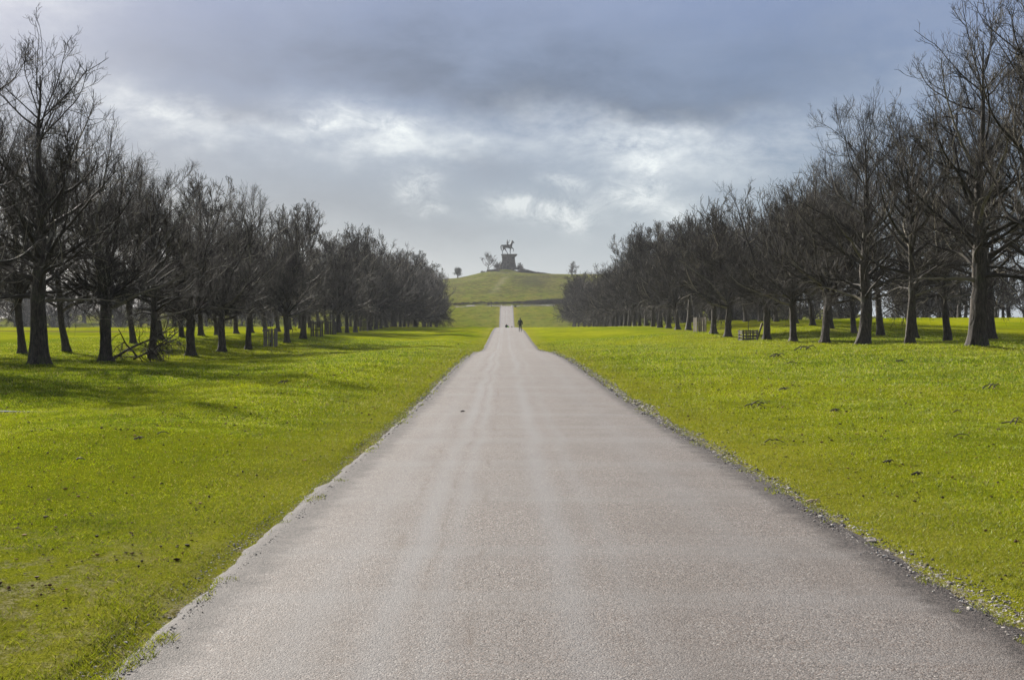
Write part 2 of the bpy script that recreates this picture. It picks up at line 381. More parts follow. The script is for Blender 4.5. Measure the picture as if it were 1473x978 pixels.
# ------------------------------------------------------------------ road
def road_mat(n, o):
    g = n.n('ShaderNodeNewGeometry'); P = g.outputs['Position']; X, Y, Z = n.xyz(P)
    xr = n.m('SUBTRACT', X, ROADX)
    vo = n.n('ShaderNodeTexVoronoi'); n.l(P, vo.inputs['Vector']); vo.inputs['Scale'].default_value = 120.0
    cell = n.xyz(vo.outputs['Color'])
    sp = n.noise(P, 150.0, 3, 0.75); md = n.noise(n.scale(P, (1, .35, 1)), 1.6, 6, 0.7); bg = n.noise(n.scale(P, (1.0, .12, 1)), 0.5, 4, 0.6)
    c = n.mix(cell[0], (0.026, 0.021, 0.018, 1), (0.185, 0.166, 0.152, 1))
    c = n.mix(n.m('MULTIPLY', n.step(cell[1], 0.6, 1.0), 0.55), c, (0.165, 0.115, 0.085, 1))
    c = n.mix(n.m('MULTIPLY', n.step(cell[2], 0.9, 1.0), 0.6), c, (0.42, 0.39, 0.35, 1))
    c = n.mix(n.m('MULTIPLY', n.step(md, 0.42, 0.66), 0.42), c, (0.088, 0.074, 0.064, 1))
    # polished wheel tracks, cross ripples
    tr = None
    wx = n.m('MULTIPLY_ADD', n.m('SUBTRACT', n.noise(n.scale(P, (0.0, .12, 0)), 1.0, 3, 0.6), 0.5), 0.5, xr)
    for x0, s, a in ((-1.02, .10, 1.0), (-0.78, .07, .8), (-0.05, .13, .8), (0.30, .09, .4), (1.2, .2, .35), (-1.45, .12, .4)):
        d = n.m('DIVIDE', n.m('SUBTRACT', wx, x0), s)
        gq = n.m('MULTIPLY', n.m('EXPONENT', n.m('MULTIPLY', n.m('MULTIPLY', d, d), -1.0)), a)
        tr = gq if tr is None else n.m('ADD', tr, gq)
    tr = n.m('MULTIPLY', tr, n.step(bg, 0.25, 0.6))
    c = n.mix(n.m('MULTIPLY', tr, 0.55, clamp=True), c, (0.165, 0.166, 0.168, 1))
    rip = n.noise(n.scale(P, (0.10, 1.0, 1)), 0.55, 5, 0.7)
    c = n.mix(n.m('MULTIPLY', n.step(rip, 0.44, 0.66), 0.35), c, (0.155, 0.150, 0.146, 1))
    brk = n.noise(n.scale(P, (1, .5, 1)), 2.2, 5, 0.75)
    for x0, s_ in ((-1.20, .035), (-0.90, .02), (-0.60, .03)):
        d2 = n.m('DIVIDE', n.m('SUBTRACT', wx, x0), s_)
        c = n.mix(n.m('MULTIPLY', n.m('EXPONENT', n.m('MULTIPLY', n.m('MULTIPLY', d2, d2), -1.0)), n.m('MULTIPLY', n.step(brk, .46, .66), 0.5)), c, (0.070, 0.050, 0.036, 1))
    ed = n.step(n.m('ADD', n.m('ABSOLUTE', xr), n.m('MULTIPLY', n.m('SUBTRACT', n.noise(P, 3.0, 5, 0.7), 0.5), 0.5)), 1.80, 2.04)
    c = n.mix(n.m('MULTIPLY', ed, 0.9), c, n.mix(n.step(n.noise(P, 45.0, 4, .75), .42, .62), (0.010, 0.008, 0.007, 1), (0.085, 0.070, 0.062, 1)))
    h = n.m('ADD', n.m('MULTIPLY', vo.outputs['Distance'], -1.0), n.m('MULTIPLY', sp, 0.6))
    principled(n, o, c, 0.8, h, 0.55, 0.007, spec=0.2)
M_ROAD = mat('worn_tarmac', road_mat)
ry = ys[ys < 424.0]; rx = np.concatenate([[-2.2, -2.12, -2.03, -1.9, -1.7], np.linspace(-1.4, 1.4, 15), [1.7, 1.9, 2.03, 2.12, 2.2]])
RX, RY = np.meshgrid(rx, ry, indexing='ij')
en = 0.07*vnoise(RY, RY*0+7, 1.7, 21)+0.10*vnoise(RY, RY*0+3, 0.35, 22)
en2 = 0.08*vnoise(RY, RY*0+17, 1.9, 31)+0.12*vnoise(RY, RY*0+13, 0.4, 32)
wgt = sstep(np.abs(RX), 1.6, 2.2)
RXX = RX+np.where(RX < 0, en-.05, en2)*wgt
edge_down = np.where(np.abs(RX) > 2.18, -0.016, 0.0)+np.where(np.abs(RX) > 1.8, 0.012*vnoise(RX, RY, .13, 44), 0)
RZ = PROF(RY)+0.020+0.012*(1-(RX/2.2)**2)+edge_down-0.004*vnoise(RX, RY, .8, 9)
me = mesh_np('road', np.stack([RXX+ROADX, RY, RZ], -1).reshape(-1, 3), grid_faces(len(rx), len(ry)))
road = link('road', me, M_ROAD); tag(road, kind='structure')
# crossing road at the foot of the hill, with flared corners
cx = np.linspace(-17, 17, 120); cyv = np.linspace(0, 1, 12)
CX, CV = np.meshgrid(cx, cyv, indexing='ij')
near_e = 425.0-8.0*np.exp(-((CX-.43)/2.9)**4)*0-4.5*np.clip(1-np.clip(np.abs(CX-.43)-2.2, 0, 9)/4.0, 0, 1)**2
CY = near_e+(430.2+0.03*CX-near_e)*CV
me = mesh_np('crossing_road', np.stack([CX, CY, gz(CX, CY)+0.055+0.02*(np.abs(CX-.43) > 1.6)], -1).reshape(-1, 3), grid_faces(len(cx), len(cyv)))
cr_ = link('crossing_road', me, M_ROAD); tag(cr_, kind='structure')

# ------------------------------------------------------------------ bark, wood etc
def bark(n, o):
    tcn = n.n('ShaderNodeTexCoord'); P = tcn.outputs['Object']
    a = n.noise(n.scale(P, (1, 1, .22)), 16.0, 6, 0.7, 0.6); b = n.noise(P, 1.3, 4, 0.6)
    c = n.ramp(a, [(0.32, (0.010, 0.008, 0.006)), (0.52, (0.045, 0.035, 0.026)), (0.75, (0.115, 0.092, 0.070))])
    c = n.mix(n.m('MULTIPLY', n.step(b, 0.5, 0.68), 0.5), c, (0.055, 0.062, 0.022, 1))
    principled(n, o, c, 0.85, a, 1.0, 0.05, spec=0.3)
M_BARK = mat('bark', bark)
def twigm(n, o):
    tcn = n.n('ShaderNodeTexCoord'); P = tcn.outputs['Object']
    b = n.noise(P, 0.9, 4, 0.65)
    c = n.ramp(b, [(0.3, (0.016, 0.013, 0.011)), (0.55, (0.032, 0.026, 0.019)), (0.75, (0.052, 0.046, 0.024))])
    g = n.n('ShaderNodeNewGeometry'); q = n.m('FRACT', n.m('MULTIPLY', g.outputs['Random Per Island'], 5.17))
    c = n.mix(n.m('MULTIPLY', n.step(q, .90, .94), .75), c, (0.21, 0.185, 0.135, 1)); c = n.mix(n.m('MULTIPLY', n.step(q, .25, .0), .7), c, (0.018, 0.014, 0.011, 1))  # random pale twigs put sun glints into the colour; others run darker
    principled(n, o, c, 0.75, None, spec=0.12)
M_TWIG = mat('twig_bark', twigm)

def norm(a): return a/(np.linalg.norm(a, axis=-1, keepdims=True)+1e-9)
def grow(r, P0, D0, Ln, S_, wig, trop):
    """trop (N,) upward pull per unit; returns (N,S+1,3)"""
    P = [P0]; D = D0.copy()
    for s in range(S_):
        D = D+r.normal(size=D.shape)*wig
        D[:, 2] += trop[:, s] if trop.ndim == 2 else trop
        D = norm(D); P.append(P[-1]+D*(Ln/S_)[:, None])
    return np.stack(P, 1)
def sample(r, PL, RD, LEN, n, t0, t1, pw=1.0):
    pr = LEN**pw; pr = pr/pr.sum()
    idx = r.choice(len(LEN), n, p=pr); t = t0+(t1-t0)*r.random(n)
    Sg = PL.shape[1]-1; f = t*Sg; i = np.minimum(f.astype(int), Sg-1); fr_ = (f-i)[:, None]
    p = PL[idx, i]*(1-fr_)+PL[idx, i+1]*fr_; d = norm(PL[idx, i+1]-PL[idx, i])
    rad = RD[idx, i]*(1-fr_[:, 0])+RD[idx, i+1]*fr_[:, 0]
    return idx, t, p, d, rad
def fork(r, d, lo, hi):
    th = np.radians(r.uniform(lo, hi, len(d))); q = norm(np.cross(d, r.normal(size=d.shape)))
    return norm(d*np.cos(th)[:, None]+q*np.sin(th)[:, None])
def taper(n, S_, a, b, pw=1.0):
    t = np.linspace(0, 1, S_+1)[None, :]**pw
    return a[:, None]*(1-t)+b[:, None]*t

def make_tree(seed, H=12.0, CR=4.6, kind='leader', n=(32, 300, 1900, 6300), rmin=0.0065, clear=2.2, r0=0.34, sides=(6, 4, 3, 3), droop=1.0):
    r = np.random.default_rng(seed)
    # ---- trunk
    top = H*0.93 if kind == 'leader' else clear+1.1
    ns = 26
    tz = np.linspace(0, 1, ns)**1.3*top
    off = np.cumsum(r.normal(size=(ns, 2))*0.035*(H/12), axis=0)*np.clip(tz/2.5, 0, 1)[:, None]
    TP = np.concatenate([off, tz[:, None]], 1)
    if kind == 'leader':
        tr = r0*np.interp(tz/H, [0, .15, .3, .55, .8, 1], [1, .86, .72, .42, .16, .03])
    else:
        tr = r0*np.interp(tz/top, [0, .3, .8, 1], [1, .88, .95, .7])
    k = 22; ang = np.arange(k)*2*np.pi/k
    ph = r.uniform(0, 6.28, 4)
    V = []
    for i in range(ns):
        fl_ = 1+0.6*math.exp(-tz[i]/0.13)*(0.7+0.45*np.sin(3*ang+ph[0])+0.25*np.sin(5*ang+ph[1]))+0.25*math.exp(-tz[i]/0.6)
        lob = 1+(0.07*np.sin(4*ang+ph[2]+tz[i]*.5)+0.05*np.sin(7*ang+ph[3]-tz[i]*.8))+0.04*r.normal(size=k)
        rr = tr[i]*fl_*lob
        V.append(np.stack([TP[i, 0]+rr*np.cos(ang), TP[i, 1]+rr*np.sin(ang), np.full(k, tz[i]-(0.25 if i == 0 else 0))], 1))
    V = np.concatenate(V); i = np.arange(ns-1)[:, None]; j = np.arange(k)[None, :]
    Fc = np.stack([i*k+j, i*k+(j+1) % k, (i+1)*k+(j+1) % k, (i+1)*k+j], -1).reshape(-1, 4)
    trunk = mesh_np('trunk', V, Fc); trunk.materials.append(M_BARK)
    parts = []
    # ---- main limbs
    if kind == 'leader':
        n1 = n[0]; h = clear+0.1+(H*0.86-clear)*np.sort(r.random(n1)**.95); hn = (h-clear)/(H-clear)
        prof = np.interp(hn, [0, .12, .35, .6, .85, 1], [.80, 1, 1.0, .92, .74, .45])
        L = CR*prof*r.uniform(.75, 1.15, n1)*1.12
        az = np.arange(n1)*2.4+r.uniform(-.5, .5, n1)
        inc = np.radians(np.interp(hn, [0, .2, .6, 1], [74, 56, 42, 30])+r.uniform(-9, 9, n1))
        P0 = np.stack([np.interp(h, tz, TP[:, 0]), np.interp(h, tz, TP[:, 1]), h], 1)
        trad = np.interp(h, tz, tr); R0 = np.minimum(trad*0.62, 0.022+0.018*L*np.interp(hn, [0, 1], [1, .8])*1.1)
        trop = np.interp(hn, [0, .25, .6, 1], [-.01, .05, .08, .05])
    else:
        n1 = n[0]; nb = 6 if kind == 'vase' else 4
        h = np.full(n1, clear)+r.uniform(0.0, 1.05, n1)
        az = np.arange(n1)*2.4+r.uniform(-.4, .4, n1)
        u_ = r.random(n1); u_[:nb] = 0
        inc = np.radians(np.where(u_ == 0, r.uniform(10, 30, n1), 35+45*u_))
        L = np.where(u_ == 0, (H-clear)*r.uniform(.82, .98, n1), CR*r.uniform(.8, 1.2, n1))
        P0 = np.stack([np.interp(h, tz, TP[:, 0]), np.interp(h, tz, TP[:, 1]), h], 1)
        R0 = np.where(u_ == 0, r0*r.uniform(.38, .55, n1), 0.03+0.016*L)
        trop = np.where(u_ == 0, .03, .05)
    D0 = np.stack([np.sin(inc)*np.cos(az), np.sin(inc)*np.sin(az), np.cos(inc)], 1)
    S1 = 11; tt = trop[:, None]*np.linspace(.3, 1.6, S1)[None, :]
    B1 = grow(r, P0, D0, L, S1, 0.13, tt); Rd1 = taper(n1, S1, R0, R0*0+max(rmin*1.4, .010), .75)
    parts.append(tubes(B1, Rd1, sides[0]))
    # ---- second order
    n2 = n[1]
    if kind == 'leader':   # also from the upper trunk itself
        pass
    idx, t, p, d, rad = sample(r, B1, Rd1, L, n2, .14, .97, 1.0)
    L2 = L[idx]*(1-t*.72)*r.uniform(.32, .62, n2); L2 = np.clip(L2, .5, 3.4)
    d2 = fork(r, d, 28, 62); low = np.clip((clear+2.6-p[:, 2])/2.6, 0, 1)
    d2[:, 2] = d2[:, 2]+.10-.25*low*droop; d2 = norm(d2)
    R2 = np.minimum(rad*.62, .010+.011*L2)
    tr2 = (.10-.20*low*droop)[:, None]*np.ones((1, 6))
    B2 = grow(r, p, d2, L2, 6, .20, tr2); Rd2 = taper(n2, 6, R2, R2*0+rmin*1.2, .8)
    parts.append(tubes(B2, Rd2, sides[1]))
    # ---- third order, from both
    n3 = n[2]
    i3, t3, p3, d3, rad3 = sample(r, B2, Rd2, L2, n3, .12, 1.0, 1.0)
    L3 = L2[i3]*(1-t3*.5)*r.uniform(.35, .75, n3); L3 = np.clip(L3, .28, 1.5)
    low = np.clip((clear+2.8-p3[:, 2])/2.8, 0, 1)
    dd = fork(r, d3, 30, 68); dd[:, 2] += .10-.22*low*droop; dd = norm(dd)
    R3 = np.minimum(rad3*.7, rmin+.0065*L3)
    B3 = grow(r, p3, dd, L3, 4, .20, (.15-.20*low*droop)[:, None]*np.ones((1, 4))); Rd3 = taper(n3, 4, R3, R3*0+rmin, .8)
    parts.append(tubes(B3, Rd3, sides[2]))
    # ---- twigs
    n4 = n[3]
    if n4:
        i4, t4, p4, d4, rad4 = sample(r, B3, Rd3, L3, n4, .1, 1.0, 1.0)
        L4 = np.clip(L3[i4]*r.uniform(.35, .8, n4), .16, .65)
        low = np.clip((clear+2.8-p4[:, 2])/2.8, 0, 1)
        dd = fork(r, d4, 30, 65); dd[:, 2] += .10-.15*low*droop; dd = norm(dd)
        B4 = grow(r, p4, dd, L4, 3, .18, (.20-.20*low*droop)[:, None]*np.ones((1, 3)))
        Rd4 = taper(n4, 3, np.full(n4, rmin*1.0), np.full(n4, rmin*.55))
        parts.append(tubes(B4, Rd4, sides[3]))
    V, Fc = join(parts)
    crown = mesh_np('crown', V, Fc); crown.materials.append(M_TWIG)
    return trunk, crown, H

NEAR = [make_tree(3, 12.5, 4.5, 'leader'), make_tree(14, 11.5, 4.9, 'vase', n=(24, 300, 1900, 6300)),
        make_tree(25, 11.5, 4.4, 'leader', n=(36, 300, 1900, 6300)), make_tree(36, 11.5, 4.9, 'fork', n=(26, 310, 1900, 6300)),
        make_tree(47, 13, 5.0, 'leader', n=(34, 320, 2000, 6400)), make_tree(58, 11, 4.8, 'vase', n=(28, 300, 1900, 6300))]
FARV = [make_tree(103, 12, 4.6, 'leader', n=(26, 230, 1100, 2800), rmin=.016, sides=(4, 3, 3, 3)),
        make_tree(114, 11.5, 4.9, 'vase', n=(22, 230, 1100, 2800), rmin=.016, sides=(4, 3, 3, 3)),
        make_tree(125, 12, 4.8, 'vase', n=(26, 250, 1150, 2900), rmin=.016, sides=(4, 3, 3, 3)),
        make_tree(136, 11.5, 5.0, 'fork', n=(24, 240, 1100, 2800), rmin=.016, sides=(4, 3, 3, 3))]
DESC = {0: 'one straight leader', 1: 'several rising limbs', 2: 'dense narrow head', 3: 'low broad fork', 4: 'tall spreading head', 5: 'rounded head'}

SKY_L = [(-400,-60),(-60,-40),(35,18),(90,80),(150,155),(215,238),(330,262),(375,290),(430,303),(490,326),(570,340),(610,372),(640,392),(665,408)]
SKY_R = [(785,410),(800,398),(830,388),(860,368),(900,335),(960,300),(1020,276),(1090,236),(1140,240),(1190,190),(1250,150),(1300,170),(1360,90),(1410,-10),(1500,-80),(2000,-100)]
ORD = ['first','second','third','fourth','fifth','sixth','seventh','eighth','ninth','tenth','eleventh','twelfth','thirteenth','fourteenth','fifteenth','sixteenth','seventeenth','eighteenth','nineteenth','twentieth']
SPEC = {('front','left',2): 0, ('front','left',3): 1, ('front','left',4): 2, ('front','left',5): 3, ('front','left',6): 5, ('front','left',8): 1,
        ('front','right',2): 0, ('front','right',3): 2, ('front','right',4): 4, ('front','right',1): 2, ('front','right',0): 2, ('front','left',0): 2, ('front','right',5): 5, ('front','left',1): 0,
        ('front','right',6): 1, ('front','right',7): 3}
SPECIAL = {('front','left',2): 'thick-trunked bare tree nearest on the left, tallest of the left row',
           ('front','left',3): 'bare tree left of the fallen bough, its trunk forking above a flared base',
           ('front','left',4): 'slim-trunked bare tree standing just right of the fallen bough',
           ('front','right',2): 'thick-trunked bare tree nearest on the right, towering out of the top of the picture',
           ('front','right',3): 'slim bare tree between the nearest thick tree and the flared one on the right',
           ('front','right',4): 'bare tree on the right with a stout flared trunk and high pointed head',
           ('front','left',1): 'bare tree outside the left edge whose bough tips reach into the picture',
           ('front','right',1): 'bare tree outside the right edge whose boughs reach into the picture'}
GIRTH = {('front','left',2): 1.0, ('front','left',3): .84, ('front','left',4): .62, ('front','right',2): .95, ('front','right',3): .6, ('front','right',4): .95, ('front','left',5): .8}
hr = np.random.default_rng(5)
for rowname, side, i, X, Y in placed:
    if rowname == 'front' and i == 0: continue
    px = VX+F*X/Y; gzv = g1(X, Y)
    topy = np.interp(px, *zip(*(SKY_L if side == 'left' else SKY_R)))
    want = EYE+(VY-topy)/F*Y-gzv
    if rowname == 'front':
        Hh = want*hr.uniform(.84, .98)*(.93 if Y > 200 else 1)*(.88 if side == 'right' else .97) if Y > 120 else want*.93
        Hh = min(max(Hh, 8.0), 17.5 if i > 1 else 12.5)
    else:
        Hh = max(7.5, min(want*hr.uniform(.80, .95), 13.5))
    near = Y < 105
    vs = NEAR if near else FARV
    vi = SPEC.get((rowname, side, i), int(hr.integers(len(vs)))) if near else int(hr.integers(len(vs)))
    tm, cm, H0 = vs[vi]
    s = Hh/H0
    lean = R(hr.uniform(2.5, 8)) if rowname == 'back' else R(hr.uniform(-1.5, 1.5))
    root = empty('avenue_tree', (X, Y, gzv-0.03), (R(hr.uniform(-1, 1)), -lean, 0))
    rz = hr.uniform(0, 6.28)
    sxy = (min(s*hr.uniform(.86, .98), 1.05) if Y < 190 else s*hr.uniform(1.05, 1.2)*(1.15 if side == 'right' and Y > 290 else 1))*(.93 if rowname == 'front' and i < 3 else 1)
    t = link('trunk', tm, parent=root); c = link('crown', cm, parent=root)
    key = (rowname, side, i)
    for q in (t, c):
        q.rotation_euler = (0, 0, rz); q.scale = (sxy, sxy, s)
    tk = GIRTH.get(key, (hr.uniform(.58, .72) if rowname == 'back' else hr.uniform(.62, .80)))/sxy
    t.scale = (sxy*tk, sxy*tk, s)
    inrow = f'{rowname} row {side} of the road'
    if key in SPECIAL: lab = SPECIAL[key]
    elif i < 2: lab = f'bare tree outside the picture, {ORD[i]} of the {inrow}'
    elif Y > 196: lab = f'bare tree in the dense hazy far end of the {inrow}'
    else: lab = f'{ORD[i-2]} bare tree in the {inrow}'
    if near and key not in SPECIAL and i > 1: lab += ' with '+DESC[vi]
    words = lab.split()
    tag(root, ' '.join(words[:19]), 'tree', f'bare avenue trees {side} of the road')

# ------------------------------------------------------------------ haze
def hz(n, o):
    v_ = n.n('ShaderNodeVolumePrincipled'); v_.inputs['Color'].default_value = (0.90, 0.94, 1.0, 1); v_.inputs['Density'].default_value = 0.00011
    v_.inputs['Anisotropy'].default_value = 0.2
    n.l(v_.outputs[0], o.inputs['Volume'])
V, Fc = box(0, 540, 20, 970, 1190, 62)
me = mesh_np('haze', V, Fc, False); M_H = mat('pale_air', hz); me.materials.append(M_H)
hz_o = link('haze', me); tag(hz_o, kind='stuff')

# ------------------------------------------------------------------ distant woods (one mass each), scrub band
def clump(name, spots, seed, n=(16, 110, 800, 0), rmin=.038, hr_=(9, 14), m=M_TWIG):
    r = np.random.default_rng(seed); base = [make_tree(seed+k, 12, 5.2, ('leader', 'vase', 'fork')[k % 3], n=n, rmin=rmin, sides=(4, 3, 3, 3)) for k in range(3)]
    Vs, Fs, o_ = [], [], 0
    for (x, y) in spots:
        tm, cm, H0 = base[r.integers(3)]; s = r.uniform(*hr_)/H0; a = r.uniform(0, 6.28); ca, sa = math.cos(a), math.sin(a)
        for mm in (tm, cm):
            co = np.empty(len(mm.vertices)*3, np.float32); mm.vertices.foreach_get('co', co); co = co.reshape(-1, 3)*s
            fi = np.empty(len(mm.polygons)*4, np.int32); mm.loops.foreach_get('vertex_index', fi)
            co = np.stack([co[:, 0]*ca-co[:, 1]*sa+x, co[:, 0]*sa+co[:, 1]*ca+y, co[:, 2]+g1(x, y)], 1)
            Vs.append(co); Fs.append(fi.reshape(-1, 4)+o_); o_ += len(co)
    me = mesh_np(name, np.concatenate(Vs), np.concatenate(Fs)); me.materials.append(m)
    ob = link(name, me); tag(ob, kind='stuff'); return ob
r = np.random.default_rng(77)
sp = [(x+r.uniform(-4, 4), 350+r.uniform(-25, 60)) for x in np.arange(-200, -48, 1.4)]
w1 = clump('distant_wood', sp, 400); tag(w1, 'misty grey wood far behind the left rows of trees', 'wood')
sp = [(x+r.uniform(-3, 3), 215+r.uniform(-12, 50)+(0 if x > 70 else 45)) for x in np.arange(36, 150, 1.1)]
w2 = clump('distant_wood', sp, 500, hr_=(9, 13)); tag(w2, 'dark leafless wood behind the field right of the road', 'wood')
def scrubm(n, o):
    g = n.n('ShaderNodeNewGeometry'); b = n.noise(g.outputs['Position'], 0.8, 4, 0.65)
    c = n.ramp(b, [(0.3, (0.022, 0.018, 0.012)), (0.6, (0.060, 0.045, 0.026)), (0.8, (0.055, 0.060, 0.022))])
    principled(n, o, c, 0.9, None, spec=0.2)
M_SCRUB = mat('bracken', scrubm)
def scrub(name, pts, hs, seed, per=90, rad=.02):
    r = np.random.default_rng(seed); P0, D0, L = [], [], []
    for (x, y), h in zip(pts, hs):
        z0 = g1(x, y); a = r.uniform(0, 6.28, per); q = r.random(per)**.5*h*.9
        P0.append(np.stack([x+q*np.cos(a)*1.2, y+q*np.sin(a)*.9, np.full(per, z0)], 1))
        D0.append(norm(np.stack([np.cos(a)*q/h, np.sin(a)*q/h, np.ones(per)*.9], 1)+r.normal(size=(per, 3))*.3)); L.append(h*r.uniform(.5, 1.05, per)*(1-.35*q/h))
    P0 = np.concatenate(P0); D0 = np.concatenate(D0); L = np.concatenate(L)
    B = grow(r, P0, D0, L, 4, .25, np.full((len(L), 4), -.04)); Rd = taper(len(L), 4, np.full(len(L), rad), np.full(len(L), rad*.5))
    idx, t, p, d, _ = sample(r, B, Rd, L, len(L)*4, .3, 1, 1.0); L2 = L[idx]*r.uniform(.2, .45, len(idx))
    B2 = grow(r, p, fork(r, d, 25, 70), L2, 2, .2, np.zeros((len(idx), 2))); Rd2 = taper(len(idx), 2, np.full(len(idx), rad*.8), np.full(len(idx), rad*.4))
    V, Fc = join([tubes(B, Rd, 3), tubes(B2, Rd2, 3)]); me = mesh_np(name, V, Fc); me.materials.append(M_SCRUB); return me
pts = []; hs = []
for x in np.arange(-19, 26, .8):
    for k in range((1 if x < 2 else 2)+int(3*sstep(x, 2, 16))):
        pts.append((x+r.uniform(-.5, .5), 433+r.uniform(0, 2.5)+k*1.8+r.uniform(0, 1))); hs.append(r.uniform(.3, .75)+.7*float(sstep(x, 4, 18)))
o = link('bracken', scrub('bracken', pts, hs, 8, 60, .035)); tag(o, 'dark band of bracken scrub along the foot of the hill', 'bracken', kind='stuff')
pts = []; hs = []
for k in range(60):
    t = r.random(); x = 7.5+t*16; pts.append((x, 655+r.uniform(-6, 6))); hs.append(1.9*(1-t)+.5)
for k in range(9):
    x = -4.5-r.random()**1.5*11; pts.append((x, 655+r.uniform(-5, 4))); hs.append(r.uniform(.5, 1.7))
o = link('bracken', scrub('bracken', pts, hs, 9, 90, .05)); tag(o, 'dark scrub spilling down both sides of the rocky pedestal', 'bracken', kind='stuff')

# ---- lone trees on the hill
def lone(px, Y, H, CR, seed, name, label, kind='fork', lean=0.0, dense=1.0, m=None, clear=1.0, droop=1.0):
    tm, cm, _ = make_tree(seed, H, CR, kind, n=(int(18*dense), int(120*dense), int(700*dense), int(1400*dense)), rmin=.028, clear=clear, r0=.32, sides=(4, 3, 3, 3), droop=droop)
    if m: cm.materials[0] = m
    X = (px-VX)/F*Y; root = empty(name, (X, Y, g1(X, Y)-.05), (0, R(lean), 0)); link('trunk', tm, parent=root); link('crown', cm, parent=root)
    tag(root, label, 'tree')
lone(701, 655, 6.6, 6.2, 601, 'hill_tree', 'bare spreading tree leaning left of the statue on the hilltop', 'leader', lean=10, clear=.8, dense=.7)
lone(716, 660, 4.2, 2.8, 602, 'hill_tree', 'small bare tree close against the left side of the rocky pedestal', 'vase', clear=.5)
lone(823, 690, 8.2, 3.0, 603, 'hill_tree', 'upright bare tree alone on the skyline right of the statue', 'fork', clear=1.4)
lone(749, 668, 4.6, 2.3, 604, 'hill_tree', 'low bare tree on the scrubby slope right of the pedestal', 'vase', clear=.5)
def pinem(n, o): principled(n, o, (0.03, 0.04, 0.015, 1), 0.9)
M_PINE = mat('pine_needles', pinem)
lone(658.5, 640, 3.6, 2.7, 605, 'hill_tree', 'small dark evergreen on the left shoulder of the hill', 'leader', dense=2.2, m=M_PINE, clear=.8, droop=0)

# ------------------------------------------------------------------ skinned figures
def skinned(name, joints, edges, m, parent=None, sub=2, root=0):
    me = bpy.data.meshes.new(name); me.from_pydata([j[:3] for j in joints], edges, [])
    o = bpy.data.objects.new(name, me); COL.objects.link(o)
    sk_ = o.modifiers.new('Skin', 'SKIN')
    for i, j in enumerate(joints):
        v_ = me.skin_vertices[0].data[i]; rr = j[3]; v_.radius = (rr, rr) if not isinstance(rr, tuple) else rr; v_.use_root = (i == root)
    sk_.use_smooth_shade = True
    sb = o.modifiers.new('Sub', 'SUBSURF'); sb.levels = sub; sb.render_levels = sub
    dg = bpy.context.evaluated_depsgraph_get(); ev = o.evaluated_get(dg); nm = bpy.data.meshes.new_from_object(ev)
    bpy.data.objects.remove(o); nm.name = name; nm.materials.clear(); nm.materials.append(m)
    return link(name, nm, parent=parent)
def plain(name, c, rough=.8, spec=.4):
    def b(n, o):
        g = n.n('ShaderNodeNewGeometry'); q = n.noise(g.outputs['Position'], 9.0, 4, .6)
        col = n.mix(q, tuple(v*.7 for v in c[:3])+(1,), tuple(min(1, v*1.3) for v in c[:3])+(1,)); principled(n, o, col, rough, q, .3, .02, spec=spec)
    return mat(name, b)
M_BRONZE = plain('weathered_bronze', (.012, .018, .018), .6, .3)
def rockm(n, o):
    g = n.n('ShaderNodeNewGeometry'); P = g.outputs['Position']
    vo = n.n('ShaderNodeTexVoronoi'); n.l(n.scale(P, (1, 1, 1.5)), vo.inputs['Vector']); vo.inputs['Scale'].default_value = 1.3
    q = n.noise(P, 2.0, 5, .7)
    c = n.mix(n.xyz(vo.outputs['Color'])[0], (.012, .010, .010, 1), (.042, .035, .032, 1)); c = n.mix(n.m('MULTIPLY', q, .5), c, (.05, .055, .03, 1))
    principled(n, o, c, .95, n.m('ADD', vo.outputs['Distance'], q), .9, .3)
M_ROCK = mat('rough_granite', rockm)

# monument: rock pedestal, bronze horse, rider
SX, SY = (731.2-VX)/F*667, 667.0
mon = empty('equestrian_monument', (SX, SY, g1(SX, SY)-.3))
tag(mon, 'dark bronze horse and rider on a rugged rock pedestal on the hilltop', 'statue')
zs = np.array([0, 1.2, 2.6, 4.2, 5.6, 6.7, 7.3, 7.7, 7.75, 8.25, 8.3]); W_ = np.array([9.0, 8.6, 8.0, 7.0, 6.5, 6.6, 7.3, 7.8, 8.7, 8.6, 7.5]); off = np.array([-.1, -.1, -.1, 0, 0, 0, .2, .3, .45, .45, .4])
k = 44; Vp = []
rr_ = np.random.default_rng(4)
for i, (z_, w_, of) in enumerate(zip(zs, W_, off)):
    for j in range(k):
        a = 2*math.pi*j/k; ca, sa = math.cos(a), math.sin(a)
        q = (abs(ca)**5+abs(sa)**5)**(-1/5)
        jit = 1+(0.0 if i >= 8 else .075)*2*float(vnoise(j*1.0, z_*1.3, 1.7, 6))+.03*rr_.normal()*(i < 8)
        Vp.append((of+q*ca*w_/2*jit, q*sa*w_/2*.62*jit, z_))
Fp = [[i*k+j, i*k+(j+1) % k, (i+1)*k+(j+1) % k, (i+1)*k+j] for i in range(len(zs)-1) for j in range(k)]
me = bpy.data.meshes.new('pedestal'); me.from_pydata(Vp, [], Fp+[[(len(zs)-1)*k+j for j in range(k)]]); me.materials.append(M_ROCK); link('pedestal', me, parent=mon)
for (bx, by, bs) in ((-5.4, -2, 1.0), (5.2, -2.2, 1.1), (-3.2, -3.2, .8), (3.4, -3.0, .9), (6.8, -1.5, .7)):
    bm = bmesh.new(); bmesh.ops.create_icosphere(bm, subdivisions=2, radius=bs)
    for v_ in bm.verts: v_.co *= 1+.25*rr_.normal()*.6; v_.co.z *= .8
    me = bpy.data.meshes.new('boulder'); bm.to_mesh(me); bm.free(); me.materials.append(M_ROCK); b_ = link('boulder', me, parent=mon); b_.location = (bx, by, .7)
